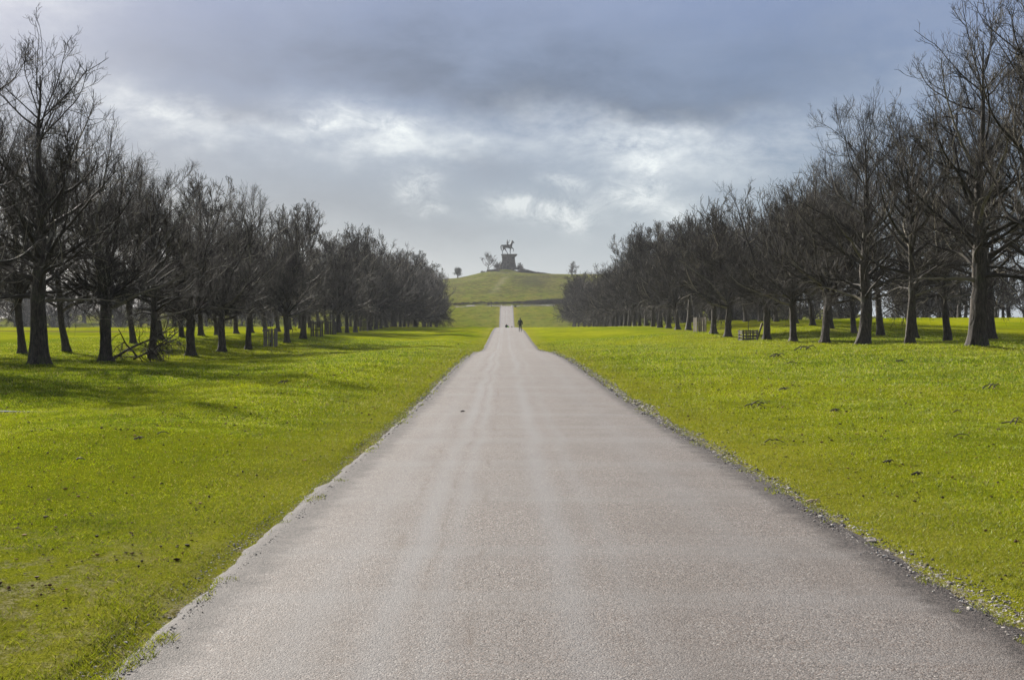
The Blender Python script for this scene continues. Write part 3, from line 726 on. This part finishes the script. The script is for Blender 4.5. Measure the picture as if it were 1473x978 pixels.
HJ = [(-.4,0,3.75,.84), (-1.4,0,3.8,.86), (-2.2,0,3.95,.72), (.7,0,3.75,.86), (1.5,0,3.95,.82), (1.85,0,4.8,.62), (2.0,0,5.6,.46), (2.25,0,6.25,.42), (2.75,0,5.85,.32), (3.15,0,5.25,.22),
      (1.35,-.38,3.0,.42), (1.3,-.4,2.0,.24), (1.2,-.4,1.2,.20), (1.3,-.4,.4,.16), (1.42,-.4,.12,.24),          # standing fore leg
      (1.8,.38,3.1,.42), (2.45,.4,2.85,.27), (2.95,.4,2.35,.20), (2.85,.4,1.65,.15), (2.6,.4,1.3,.22),            # raised fore leg
      (-2.1,-.4,3.1,.52), (-2.0,-.42,2.35,.34), (-2.5,-.42,1.6,.20), (-2.55,-.42,.7,.15), (-2.35,-.42,.12,.24),   # hind leg
      (-1.7,.4,3.0,.52), (-1.1,.42,2.3,.34), (-.75,.42,1.6,.20), (-.2,.42,.8,.15), (.05,.42,.12,.24),             # hind leg forward
      (-2.9,0,4.35,.26), (-3.25,0,3.9,.28), (-3.2,0,2.9,.30), (-3.0,0,2.0,.2), (-2.9,0,1.6,.1),
      (2.05,-.18,6.75,.09), (2.05,.18,6.75,.09)]
HE = [(0,1),(1,2),(0,3),(3,4),(4,5),(5,6),(6,7),(7,8),(8,9),(3,10),(10,11),(11,12),(12,13),(13,14),(4,15),(15,16),(16,17),(17,18),(18,19),
      (1,20),(20,21),(21,22),(22,23),(23,24),(1,25),(25,26),(26,27),(27,28),(28,29),(2,30),(30,31),(31,32),(32,33),(33,34),(7,35),(7,36)]
hs_ = skinned('horse', HJ, HE, M_BRONZE, mon); hs_.location = (-.35, 0, 8.3); hs_.scale = (1.1, 1.1, 1.1)
RJ = [(-.25,0,4.75,.42), (-.25,0,5.35,.38), (-.22,0,5.95,.42), (-.2,0,6.35,.2), (-.15,0,6.75,.24), (-.12,0,7.05,.2),
      (-.1,.42,6.05,.2), (.3,.55,5.9,.16), (.75,.5,6.45,.12), (1.0,.45,6.95,.11), (-.1,-.42,6.05,.2), (.15,-.6,5.5,.16), (.75,-.35,5.2,.12),
      (.25,.7,4.55,.3), (.75,.9,4.0,.24), (.35,.95,3.1,.16), (.6,.95,2.9,.13), (.25,-.7,4.55,.3), (.75,-.9,4.0,.24), (.35,-.95,3.1,.16), (.6,-.95,2.9,.13)]
RE = [(0,1),(1,2),(2,3),(3,4),(4,5),(2,6),(6,7),(7,8),(8,9),(2,10),(10,11),(11,12),(0,13),(13,14),(14,15),(15,16),(0,17),(17,18),(18,19),(19,20)]
rd = skinned('rider', RJ, RE, M_BRONZE, mon); rd.location = (-.35, 0, 8.3); rd.scale = (1.1, 1.1, 1.1)

# ------------------------------------------------------------------ people and dog
M_COAT = plain('dark_coat', (.016, .020, .026), .75); M_TROU = plain('dark_trousers', (.014, .014, .016), .8); M_SKIN = plain('skin', (.35, .22, .16), .6)
M_HAIR = plain('dark_hair', (.02, .015, .012), .6); M_LIME = plain('lime_jacket', (.20, .62, .03), .6); M_RED = plain('dark_red_hat', (.16, .03, .03), .8); M_FUR = plain('dark_fur', (.03, .025, .022), .8)
def person(loc, rz, s, coat, hat, label, stride=.16):
    root = empty('person', loc, (0, 0, rz)); root.scale = (s, s, s); tag(root, label, 'person')
    h = .055
    J = [(0,0,.95,.125), (0,.01,1.15,.13), (0,.01,1.36,.14), (0,0,1.48,.055), (0,.01,1.56,.075), (0,.015,1.66,.088), (0,.01,1.74,.06),
         (.17,0,1.40,.062), (.25,-.02,1.13,.048), (.24,.05,.90,.036), (-.17,0,1.40,.062), (-.25,.0,1.13,.048), (-.24,.03,.90,.036),
         (.10,0,.86,.095), (.11,stride*.5,.50,.065), (.12,stride,.10,.042), (.12,stride+.13,.04,.04), (-.10,0,.86,.095), (-.11,-stride*.2,.50,.065), (-.12,-stride,.12,.042), (-.12,-stride+.11,.04,.04)]
    E_ = [(0,1),(1,2),(2,3),(3,4),(4,5),(5,6),(2,7),(7,8),(8,9),(2,10),(10,11),(11,12),(0,13),(13,14),(14,15),(15,16),(0,17),(17,18),(18,19),(19,20)]
    skinned('body', J, E_, M_TROU, root)
    # hands with fingers
    for sgn, (hx, hy, hz_) in ((1, (.24, .055, .87)), (-1, (-.24, .035, .87))):
        Jh = [(hx, hy, hz_+.03, .026), (hx, hy, hz_-.03, .032)]; Eh = [(0, 1)]
        for q in range(4):
            a = len(Jh); yy = hy+(q-1.5)*.021; l_ = (.06, .072, .066, .05)[q]
            Jh += [(hx, yy, hz_-.06, .0095), (hx-sgn*.012, yy+.002, hz_-.06-l_*.5, .009), (hx-sgn*.03, yy+.004, hz_-.06-l_, .008)]; Eh += [(1, a), (a, a+1), (a+1, a+2)]
        a = len(Jh); Jh += [(hx-sgn*.01, hy+.045, hz_-.03, .011), (hx-sgn*.015, hy+.055, hz_-.07, .009)]; Eh += [(1, a), (a, a+1)]
        skinned('hand', Jh, Eh, M_SKIN, root, sub=1)
    JC = [(0,0,.88,.16), (0,.01,1.12,.165), (0,.01,1.36,.165), (0,0,1.46,.085), (.18,0,1.41,.078), (.265,-.02,1.14,.062), (.25,.05,.93,.048), (-.18,0,1.41,.078), (-.265,0,1.14,.062), (-.25,.03,.93,.048)]
    skinned('jacket', JC, [(0,1),(1,2),(2,3),(2,4),(4,5),(5,6),(2,7),(7,8),(8,9)], coat, root)
    skinned('head', [(0,.01,1.50,.055), (0,.015,1.60,.078), (0,.02,1.68,.085), (0,.015,1.74,.055), (0,.10,1.63,.02), (.085,.01,1.63,.018), (-.085,.01,1.63,.018)], [(0,1),(1,2),(2,3),(1,4),(1,5),(1,6)], M_SKIN, root)
    skinned('hair' if hat is M_HAIR else 'hat', [(0,-.02,1.58,.07), (0,-.015,1.66,.098), (0,.0,1.735,.082)], [(0,1),(1,2)], hat, root)
    return root
PX, PY = (748.3-VX)/F*160, 160.0
def rz_(y): return float(PROF(y))+.045
person((PX, PY, rz_(PY)), 0, 1.05, M_COAT, M_HAIR, 'walker in dark jacket and trousers going up the road, seen from behind')
person(((728.6-VX)/F*262, 262.0, rz_(262)), math.pi, 1.0, M_COAT, M_RED, 'distant walker in dark coat and reddish hat beyond the crest of the road')
person(((730.9-VX)/F*258, 258.0, rz_(258)), math.pi, .75, M_LIME, M_LIME, 'small figure in a lime green jacket beside the distant walker')
dg_ = skinned('dog', [(0,0,.55,.13),(0,.35,.56,.12),(0,-.3,.55,.12),(0,.52,.72,.08),(0,.62,.84,.085),(0,.8,.8,.045),(.08,.36,.3,.05),(.08,.36,.03,.035),(-.08,.34,.3,.05),(-.08,.42,.03,.035),
     (.08,-.3,.38,.07),(.08,-.42,.25,.035),(.08,-.36,.03,.035),(-.08,-.3,.38,.07),(-.08,-.4,.25,.035),(-.08,-.3,.03,.035),(0,-.5,.62,.035),(0,-.68,.8,.02),(.06,.58,.95,.025),(-.06,.58,.95,.025)],
     [(0,1),(0,2),(1,3),(3,4),(4,5),(1,6),(6,7),(1,8),(8,9),(2,10),(10,11),(11,12),(2,13),(13,14),(14,15),(2,16),(16,17),(4,18),(4,19)], M_FUR)
dg_.location = ((736.3-VX)/F*250, 250.0, rz_(250)); dg_.rotation_euler = (0, 0, math.pi); tag(dg_, 'small dark dog on the far road right of the distant walker', 'dog')

# ------------------------------------------------------------------ tree guards, pen, sapling
M_WOOD = plain('grey_weathered_timber', (.17, .14, .12), .85); M_WOOD2 = plain('dark_timber', (.055, .045, .038), .85); M_PALEWOOD = plain('pale_timber', (.42, .33, .22), .8)
M_BLUE = plain('blue_tag', (.03, .12, .6), .5)
def part(name, geo, m, parent): me = mesh_np(name, geo[0], geo[1], False); me.materials.append(m); return link(name, me, parent=parent)
def guard(px, Y, w_, h_, seed, label, m, blue=False, gap=1.0):
    X = (px-VX)/F*Y; r = np.random.default_rng(seed)
    root = empty('tree_guard', (X, Y, g1(X, Y)), (0, 0, r.uniform(-.25, .25))); tag(root, label, 'tree guard', 'timber guards round young trees')
    hw = w_/2
    for sx in (-1, 1):
        for sy in (-1, 1): part('post', box(sx*hw, sy*hw, h_/2-.1, .09, .09, h_+.2+r.uniform(-.03, .05)), m, root)
    for zz in (h_*.45, h_*.9):
        for s in (-1, 1):
            part('rail', box(0, s*(hw-.065), zz, w_-.1, .035, .07), m, root); part('rail', box(s*(hw-.065), 0, zz-.08, .035, w_-.1, .07), m, root)
    npal = max(2, int(w_/.26))
    for s in (-1, 1):
        for q in range(npal):
            o_ = -hw+w_*(q+1)/(npal+1)+r.uniform(-.03, .03)
            part('pale', box(o_, s*(hw+.01), h_/2+r.uniform(-.04, .02), .085, .022, h_*r.uniform(.93, 1.0)), m, root)
            part('pale', box(s*(hw+.01), o_, h_/2, .022, .085, h_*r.uniform(.93, 1.0)), m, root)
    if blue: part('tag', box(.1, -hw-.045, h_*.3, .06, .02, .07), M_BLUE, root)
    return X, root
def sapling(X, Y, H, seed, label, rmin=.008):
    tm, cm, _ = make_tree(seed, H, H*.28, 'leader', n=(9, 30, 60, 0), rmin=rmin, clear=H*.45, r0=.035, sides=(5, 4, 3, 3), droop=0)
    root = empty('young_tree', (X, Y, g1(X, Y))); link('trunk', tm, parent=root); link('crown', cm, parent=root); tag(root, label, 'tree')
X, _ = guard(389.5, 101.5, .88, 1.5, 1, 'weathered pale-grey slatted tree guard with a small blue tag', M_WOOD, True); sapling(X, 101.5, 3.2, 701, 'thin young tree inside the slatted guard with the blue tag')
X, _ = guard(456, 126, .92, 1.55, 2, 'dark slatted tree guard, left of the pair farther down the left row', M_WOOD2); sapling(X, 126, 3.6, 702, 'thin young tree inside the left guard of the far pair')
X, _ = guard(475.5, 136.5, .92, 1.45, 3, 'dark slatted tree guard, right of the pair farther down the left row', M_WOOD2); sapling(X, 136.5, 3.8, 703, 'thin young tree inside the right guard of the far pair')
X, _ = guard(523.5, 169, 1.0, 1.45, 4, 'small farthest tree guard of the left row, half lost in shade', M_WOOD2); sapling(X, 169, 3.8, 704, 'thin young tree inside the farthest guard on the left')
X, _ = guard(1007, 122, .92, 1.42, 5, 'grey open-topped slatted tree guard among the right row trunks', M_WOOD); sapling(X, 122, 3.2, 705, 'thin young tree inside the slatted guard on the right')
# low railed pen
PYn = 98.0; PXn = (1076.5-VX)/F*PYn
pen = empty('railed_pen', (PXn, PYn, g1(PXn, PYn)), (0, 0, .12)); tag(pen, 'low dark horizontal-railed timber pen round a sapling on the right', 'tree guard')
for sx in (-1, 0, 1):
    for sy in (-1, 1): part('post', box(sx*.55, sy*.5, .36, .10, .08, .98), M_WOOD2, pen)
for zz in (.12, .36, .60, .76):
    for s in (-1, 1):
        part('rail', box(rng.uniform(-.02, .02), s*.555, zz, 1.3, .03, .09), M_WOOD2, pen); part('rail', box(s*.615, 0, zz-.03, .03, 1.05, .09), M_WOOD2, pen)
sapling(PXn, PYn, 3.4, 706, 'slim young tree rising out of the low railed pen', .012)
lp = empty('leaning_post', (PXn+.55, PYn-.62, g1(PXn+.5, PYn)), (R(3), R(17), 0)); part('post', box(0, 0, .72, .12, .09, 1.5), M_WOOD2, lp); part('sunlit_face', box(-.064, -.0, 1.22, .012, .085, .44), M_PALEWOOD, lp)  # pale strip paints the sunlit left side of the post into its colour
tag(lp, 'broken post leaning right against the low railed pen, sunlit upper left side painted pale', 'post')
# far sign and stones at the crossing
gx, gy = (707-VX)/F*421, 421.0
sg = empty('sign_post', (gx, gy, g1(gx, gy))); part('post', box(0, 0, .75, .12, .12, 1.6), M_WOOD2, sg); part('sign_panel', box(0, -.085, 1.45, .55, .04, .4), M_WOOD2, sg)
tag(sg, 'small dark signpost left of the road where it meets the crossing road', 'sign')
def stone(name, x, y, s, label, m=M_ROCK):
    bm = bmesh.new(); bmesh.ops.create_icosphere(bm, subdivisions=2, radius=s)
    for v_ in bm.verts: v_.co *= 1+.12*rr_.normal(); v_.co.z *= .65
    me = bpy.data.meshes.new(name); bm.to_mesh(me); bm.free(); me.materials.append(m); o = link(name, me); o.location = (x, y, g1(x, y)+s*.35); tag(o, label, 'stone')
stone('boulder', (741.5-VX)/F*421, 421.5, .42, 'dark stone at the right corner where the road meets the crossing road')
stone('boulder', (702.5-VX)/F*428, 431, .4, 'dark stone beside the crossing road, left of the signpost')

# ------------------------------------------------------------------ fallen bough on the left
def bough():
    r = np.random.default_rng(90)
    Yb = 62.5; Xb = (207-VX)/F*Yb; zg = g1(Xb, Yb)
    # main stem rises from left ground to upper right
    P0 = np.array([[-1.5, 0, .25], [-.6, .3, .2], [-.2, -.3, .3], [.2, .2, .4]]); tgt = np.array([[1.0, .1, 2.1], [1.4, .4, 1.3], [-1.5, -.2, 1.3], [1.6, -.1, 1.9]])
    L = np.linalg.norm(tgt-P0, axis=1)*1.1; B1 = grow(r, P0, norm(tgt-P0), L, 9, .12, np.zeros((4, 9))); R1 = taper(4, 9, np.array([.085, .06, .06, .05]), np.full(4, .02), .8)
    i2, t, p, d, rad = sample(r, B1, R1, L, 46, .05, 1, 1); L2 = r.uniform(.6, 1.5, 46); dd = fork(r, d, 35, 80); dd[:, 2] -= .35; dd = norm(dd)
    B2 = grow(r, p, dd, L2, 6, .18, np.full((46, 6), -.06)); R2 = taper(46, 6, np.minimum(rad*.7, .03), np.full(46, .011))
    i3, t, p, d, rad = sample(r, B2, R2, L2, 300, .1, 1, 1); L3 = r.uniform(.25, .8, 300); dd = fork(r, d, 25, 65); dd[:, 2] -= .2
    B3 = grow(r, p, norm(dd), L3, 4, .2, np.full((300, 4), .02)); R3 = taper(300, 4, np.full(300, .012), np.full(300, .007))
    for B in (B1, B2, B3): B[:, :, 2] = np.maximum(B[:, :, 2], .03)
    parts = [tubes(B1, R1, 7)]; root = empty('fallen_bough', (Xb, Yb, zg)); tag(root, 'large fallen bough with tangled twigs lying between two left-row trunks', 'fallen branch')
    me = mesh_np('limb', *parts[0]); me.materials.append(M_BARK); link('limb', me, parent=root)
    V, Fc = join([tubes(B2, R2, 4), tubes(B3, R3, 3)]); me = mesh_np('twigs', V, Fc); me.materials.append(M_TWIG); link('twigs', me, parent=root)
bough()

# ------------------------------------------------------------------ fallen sticks on the grass
M_STICK = plain('dead_stick', (.045, .034, .026), .75)
STK = [(1086,586,30,'jagged three-pronged dead stick on the right lawn, nearest the road bend'), (1116,639,28,'smooth arched dead stick on grass near the right road edge'), (1140,524,16,'short arched stick in front of the right row of trees'),
 (1201,593,12,'tiny forked stick in the middle of the right lawn'), (1427,560,24,'tangled dead stick on grass below the nearest thick right tree'), (1459,612,30,'forked dead stick at the right edge of the picture'),
 (1385,631,24,'long thin bowed stick in the right lawn, left of the edge stick'), (1379,595,14,'small bowed stick above the long bowed stick on the right'), (1127,562,12,'small hooked stick above the three-pronged stick'),
 (1116,514,18,'low twig near the railed pen on the right lawn'), (1156,504,26,'V-shaped fallen twig between right-row trunks'), (1319,686,14,'small dark stick low on the right lawn, nearest the camera'),
 (1278,668,12,'short broken stick left of the nearest small dark stick'), (1295,521,10,'stubby curled stick in front of the flared right tree'), (199,634,12,'upright crooked stick in the left lawn'),
 (236,627,18,'low bowed stick right of the crooked one on the left lawn'), (407,552,14,'thin upright twig on the left lawn below the far guards'), (1170,726,16,'pale broken stick on the right verge at the road edge'), (117,664,14,'dark bark fragment on the left lawn near the picture edge'),
 (665,598,5,'small curled twig lying on the road left of centre')]
for q, (px, py, wpx, lab) in enumerate(STK):
    X, Y = hit(px, py); Ls = wpx/F*Y; r = np.random.default_rng(800+q)
    nb = 1 if ('arched' in lab or 'bowed' in lab or 'bark' in lab) else 3
    t = np.linspace(0, 1, 9)[None, :]; P = []
    for b in range(nb):
        a0 = -.5*Ls+b*Ls*.33; ln = Ls if b == 0 else Ls*.55; tilt = r.uniform(-.4, .4)
        xx = a0+t[0]*ln; zz = .02+.22*Ls*np.sin(np.pi*t[0])*r.uniform(.6, 1.1)+(b > 0)*.12*Ls*t[0]; yy = tilt*xx+.05*np.cumsum(r.normal(size=9))*Ls
        zz = zz+.02*Ls*r.normal(size=9)
        P.append(np.stack([xx, yy, np.maximum(zz, .005)], 1))
    P = np.array(P); rad = max(.006, .00042*Y)*(1.3 if 'dark' in lab else 1)
    V, Fc = tubes(P, taper(nb, 8, np.full(nb, rad*1.3), np.full(nb, rad*.6)), 5)
    me = mesh_np('fallen_stick', V, Fc); me.materials.append(M_PALEWOOD if 'pale' in lab else M_STICK); o = link('fallen_stick', me)
    o.location = (X, Y, g1(X, Y)+(.05 if 'road left' in lab else 0)); tag(o, lab, 'stick', 'dead sticks fallen on the ground')

# ------------------------------------------------------------------ puddle
def pudm(n, o): principled(n, o, (.30, .32, .33, 1), .12, None, spec=.9)
M_PUD = mat('muddy_water', pudm)
def puddle(px0, px1, py, dep, seed, name='puddle'):
    xa, ya = hit(px0, py); xb, yb = hit(px1, py); n_ = 60; t = np.linspace(0, 1, n_)
    X = xa+(xb-xa)*t; Yc = ya+(yb-ya)*t+.12*vnoise(X, X*0, .7, seed); hwid = dep*(.25+.75*np.abs(np.sin(3.1*t+.1))**.5)*(1+1.2*vnoise(X, X*0+9, .3, seed+1))*sstep(t, 0, .06)*(1-sstep(t, .9, 1))
    zz = gz(X, Yc); z = float(np.median(zz))
    V = []; 
    for s in (-1, -.33, .33, 1): V.append(np.stack([X, Yc+s*hwid, np.maximum(gz(X, Yc+s*hwid)+.012, gz(X, Yc)+.012)], 1))
    V = np.stack(V, 1).reshape(-1, 3); me = mesh_np(name, V, grid_faces(n_, 4)); me.materials.append(M_PUD); o = link(name, me); tag(o, kind='structure')
puddle(-60, 92, 592, .10, 41); puddle(128, 168, 588.5, .05, 51)

# ------------------------------------------------------------------ roadside grit, leaf litter
ICO = None
def rocks(name, X, Y, Z, s, m, seed, flat=.6):
    r = np.random.default_rng(seed); bm = bmesh.new(); bmesh.ops.create_icosphere(bm, subdivisions=1, radius=1.0)
    B = np.array([v_.co[:] for v_ in bm.verts]); Fb = np.array([[v_.index for v_ in f.verts] for f in bm.faces]); bm.free()
    N = len(X); sc = s[:, None, None]*r.uniform(.65, 1.35, (N, 1, 3)); sc[:, :, 2] *= flat
    V = B[None]*(1+.18*r.normal(size=(N, len(B), 1)))*sc; a = r.uniform(0, 6.28, N); c_, s_ = np.cos(a)[:, None], np.sin(a)[:, None]
    V = np.stack([V[..., 0]*c_-V[..., 1]*s_, V[..., 0]*s_+V[..., 1]*c_, V[..., 2]], -1)+np.stack([X, Y, Z], -1)[:, None, :]
    Fc = (Fb[None]+(np.arange(N)*len(B))[:, None, None]).reshape(-1, 3)
    me = mesh_np(name, V.reshape(-1, 3), Fc, False); me.materials.append(m); return link(name, me)
def gritm(n, o):
    g = n.n('ShaderNodeNewGeometry'); q = n.m('FRACT', n.m('MULTIPLY', g.outputs['Random Per Island'], 7.31))
    c = n.ramp(q, [(0, (.05, .042, .037)), (.35, (.15, .13, .115)), (.7, (.30, .275, .245)), (1, (.50, .47, .42))]); principled(n, o, c, .9, spec=.15)
M_GRIT = mat('grit', gritm)
r = np.random.default_rng(31); N = 34000
Y = 4.5*np.exp(r.random(N)*math.log(95/4.5)); side = np.where(r.random(N) < .55, 1, -1)
sp_ = np.where(side > 0, .07, .06); X = ROADX+side*(2.2+r.normal(size=N)*sp_+.03+.10*vnoise(Y, Y*0+side*5, 1.4, 61))
s = np.exp(r.normal(size=N)*.4)*.0045*np.clip(Y/12, 1, 2.4)*np.where(side > 0, 1.25, .8); s = np.minimum(s, .05)
Z = np.where(np.abs(X-ROADX) < 2.15, PROF(Y)+.022, gz(X, Y))+s*.2
o = rocks('roadside_grit', X, Y, Z, s, M_GRIT, 5); tag(o, 'loose grit and crumbled tarmac along both road edges', 'grit', kind='stuff')
def leafm(n, o):
    g = n.n('ShaderNodeNewGeometry'); c = n.ramp(g.outputs['Random Per Island'], [(0, (.02, .014, .010)), (.6, (.06, .035, .02)), (.9, (.15, .075, .03)), (1, (.22, .13, .06))]); principled(n, o, c, .9, spec=.1)
M_LEAF = mat('dead_leaf', leafm)
N = 11000; Y = 6*np.exp(r.random(N)*math.log(110/6)); X = (r.random(N)-.5)*2*np.minimum(.47*Y+3, 36); X = np.where(np.abs(X-ROADX) < 2.5, X+np.sign(X)*3.2, X)
s = np.exp(r.normal(size=N)*.4)*.0070*np.clip(Y/13, 1, 4)
cl = (vnoise(X, Y, 5, 71) > -.12) | (r.random(N) < .35); X, Y, s = X[cl], Y[cl], np.minimum(s[cl], .013+.0005*Y[cl])
o = rocks('leaf_litter', X, Y, gz(X, Y)+s*.3+.006, s, M_LEAF, 6, .55); tag(o, 'scattered dead leaves and clods on the grass', 'leaf litter', kind='stuff')

# ------------------------------------------------------------------ grass blades on the near verges
def bladem(n, o):
    at = n.n('ShaderNodeAttribute', attribute_name='tone'); g = n.n('ShaderNodeNewGeometry'); P = g.outputs['Position']
    big = n.noise(n.scale(P, (1, .45, 1)), 0.09, 4, 0.6)
    c = n.ramp(at.outputs['Fac'], [(0, (.018, .030, .003)), (.3, (.092, .165, .002)), (.65, (.265, .325, .006)), (.9, (.36, .37, .022)), (1, (.45, .38, .15))])
    c = n.mix(n.m('MULTIPLY', n.step(big, .38, .62), .40), c, (.32, .33, .006, 1))
    Xp = n.xyz(P)[0]; ed = n.m('SUBTRACT', n.m('ABSOLUTE', n.m('SUBTRACT', Xp, ROADX)), ROADW/2)
    vg = n.m('SUBTRACT', 1.0, n.step(n.m('ADD', ed, n.m('MULTIPLY', n.m('SUBTRACT', .5, n.noise(n.scale(P, (1, .3, 1)), .8, 4, .65)), 3.0)), 0.2, 2.6))
    c = n.mix(n.m('MULTIPLY', vg, .55), c, (.125, .130, .006, 1))
    mo = n.noise(n.scale(P, (1, .7, 1)), 1.1, 5, .7); mo2 = n.noise(P, 5.0, 4, .75)
    c = n.mix(n.m('MULTIPLY', n.step(mo, .50, .66), .50), c, (.070, .105, .004, 1)); c = n.mix(n.m('MULTIPLY', n.step(mo2, .52, .66), .55), c, (.050, .062, .008, 1))
    c = n.mix(n.m('MULTIPLY', n.step(mo2, .44, .32), .30), c, (.38, .36, .05, 1))
    p = n.n('ShaderNodeBsdfDiffuse'); n.put(p.inputs[0], c); t = n.n('ShaderNodeBsdfTranslucent'); n.put(t.inputs[0], c)
    m_ = n.n('ShaderNodeMixShader'); m_.inputs[0].default_value = .42; n.l(p.outputs[0], m_.inputs[1]); n.l(t.outputs[0], m_.inputs[2])
    gl = n.n('ShaderNodeBsdfGlossy'); gl.inputs['Roughness'].default_value = .5; gl.inputs['Color'].default_value = (.9, .95, .8, 1)
    m2 = n.n('ShaderNodeMixShader'); m2.inputs[0].default_value = .02; n.l(m_.outputs[0], m2.inputs[1]); n.l(gl.outputs[0], m2.inputs[2]); n.l(m2.outputs[0], o.inputs[0])
M_BLADE = mat('grass_blades', bladem)
N = 900000; r = np.random.default_rng(55)
Y = 4.3*np.exp(r.random(N)**1.12*math.log(120/4.3)); X = (r.random(N)-.5)*2*np.minimum(.44*Y+1.0, 40)
e = np.abs(X-ROADX)-2.2
wob = .30*vnoise(X, Y, .42, 81)+.26*vnoise(X, Y, .15, 82)+.14*vnoise(X, Y, 1.5, 83)
keep = e+wob > np.where(X < 0, .0, -.02)
patch = np.exp(-((X+3.0)/1.4)**2-((Y-6.4)/2.4)**2)
pn = vnoise(X, Y*.6, .35, 91)+.6*vnoise(X, Y*.6, .12, 92)+.5
keep &= ~((patch*1.15 > pn+.12) & (r.random(N) < .75))
thin = np.exp(-np.clip(e, 0, 9)/.9)*.45; keep &= r.random(N) > thin
X, Y = X[keep], Y[keep]; N = len(X); Z = np.where(np.abs(X-ROADX) < 2.2, np.maximum(gz(X, Y), PROF(Y)+.024), gz(X, Y))
tuft = vnoise(X, Y, .3, 84)+vnoise(X, Y, 1.1, 85)
h = (.017+.012*np.clip(tuft, -.5, 1)+.010*r.random(N))*np.clip(Y/16, 1, 2.6); wd = .0019*np.clip(Y/7, 1, 12)
a = r.uniform(0, 6.28, N); ln = r.uniform(.4, 1.6, N)*h; b = r.uniform(0, 6.28, N)
P = np.stack([X, Y, Z-.004], 1); sd_ = np.stack([np.cos(a)*wd, np.sin(a)*wd, a*0], 1); tip = np.stack([np.cos(b)*ln, np.sin(b)*ln, h], 1)
V = np.stack([P-sd_, P+sd_, P+tip*.55+sd_*.75+np.stack([a*0, a*0, h*.1], 1), P+tip], 1).reshape(-1, 3)
i4 = np.arange(N)*4; Fc = np.concatenate([np.stack([i4, i4+1, i4+2], 1), np.stack([i4, i4+2, i4+3], 1)])
me = mesh_np('grass', V, Fc, False); tone = np.clip(.5+.27*r.normal(size=N)+.35*vnoise(X, Y, 1.3, 86)+np.exp(-np.clip(e[keep], 0, 9)/.7)*.16, 0, 1)
attr(me, 'tone', np.repeat(tone, 4)); me.materials.append(M_BLADE); o = link('grass', me); tag(o, 'short sunlit turf on both verges beside the road', 'grass', kind='stuff')
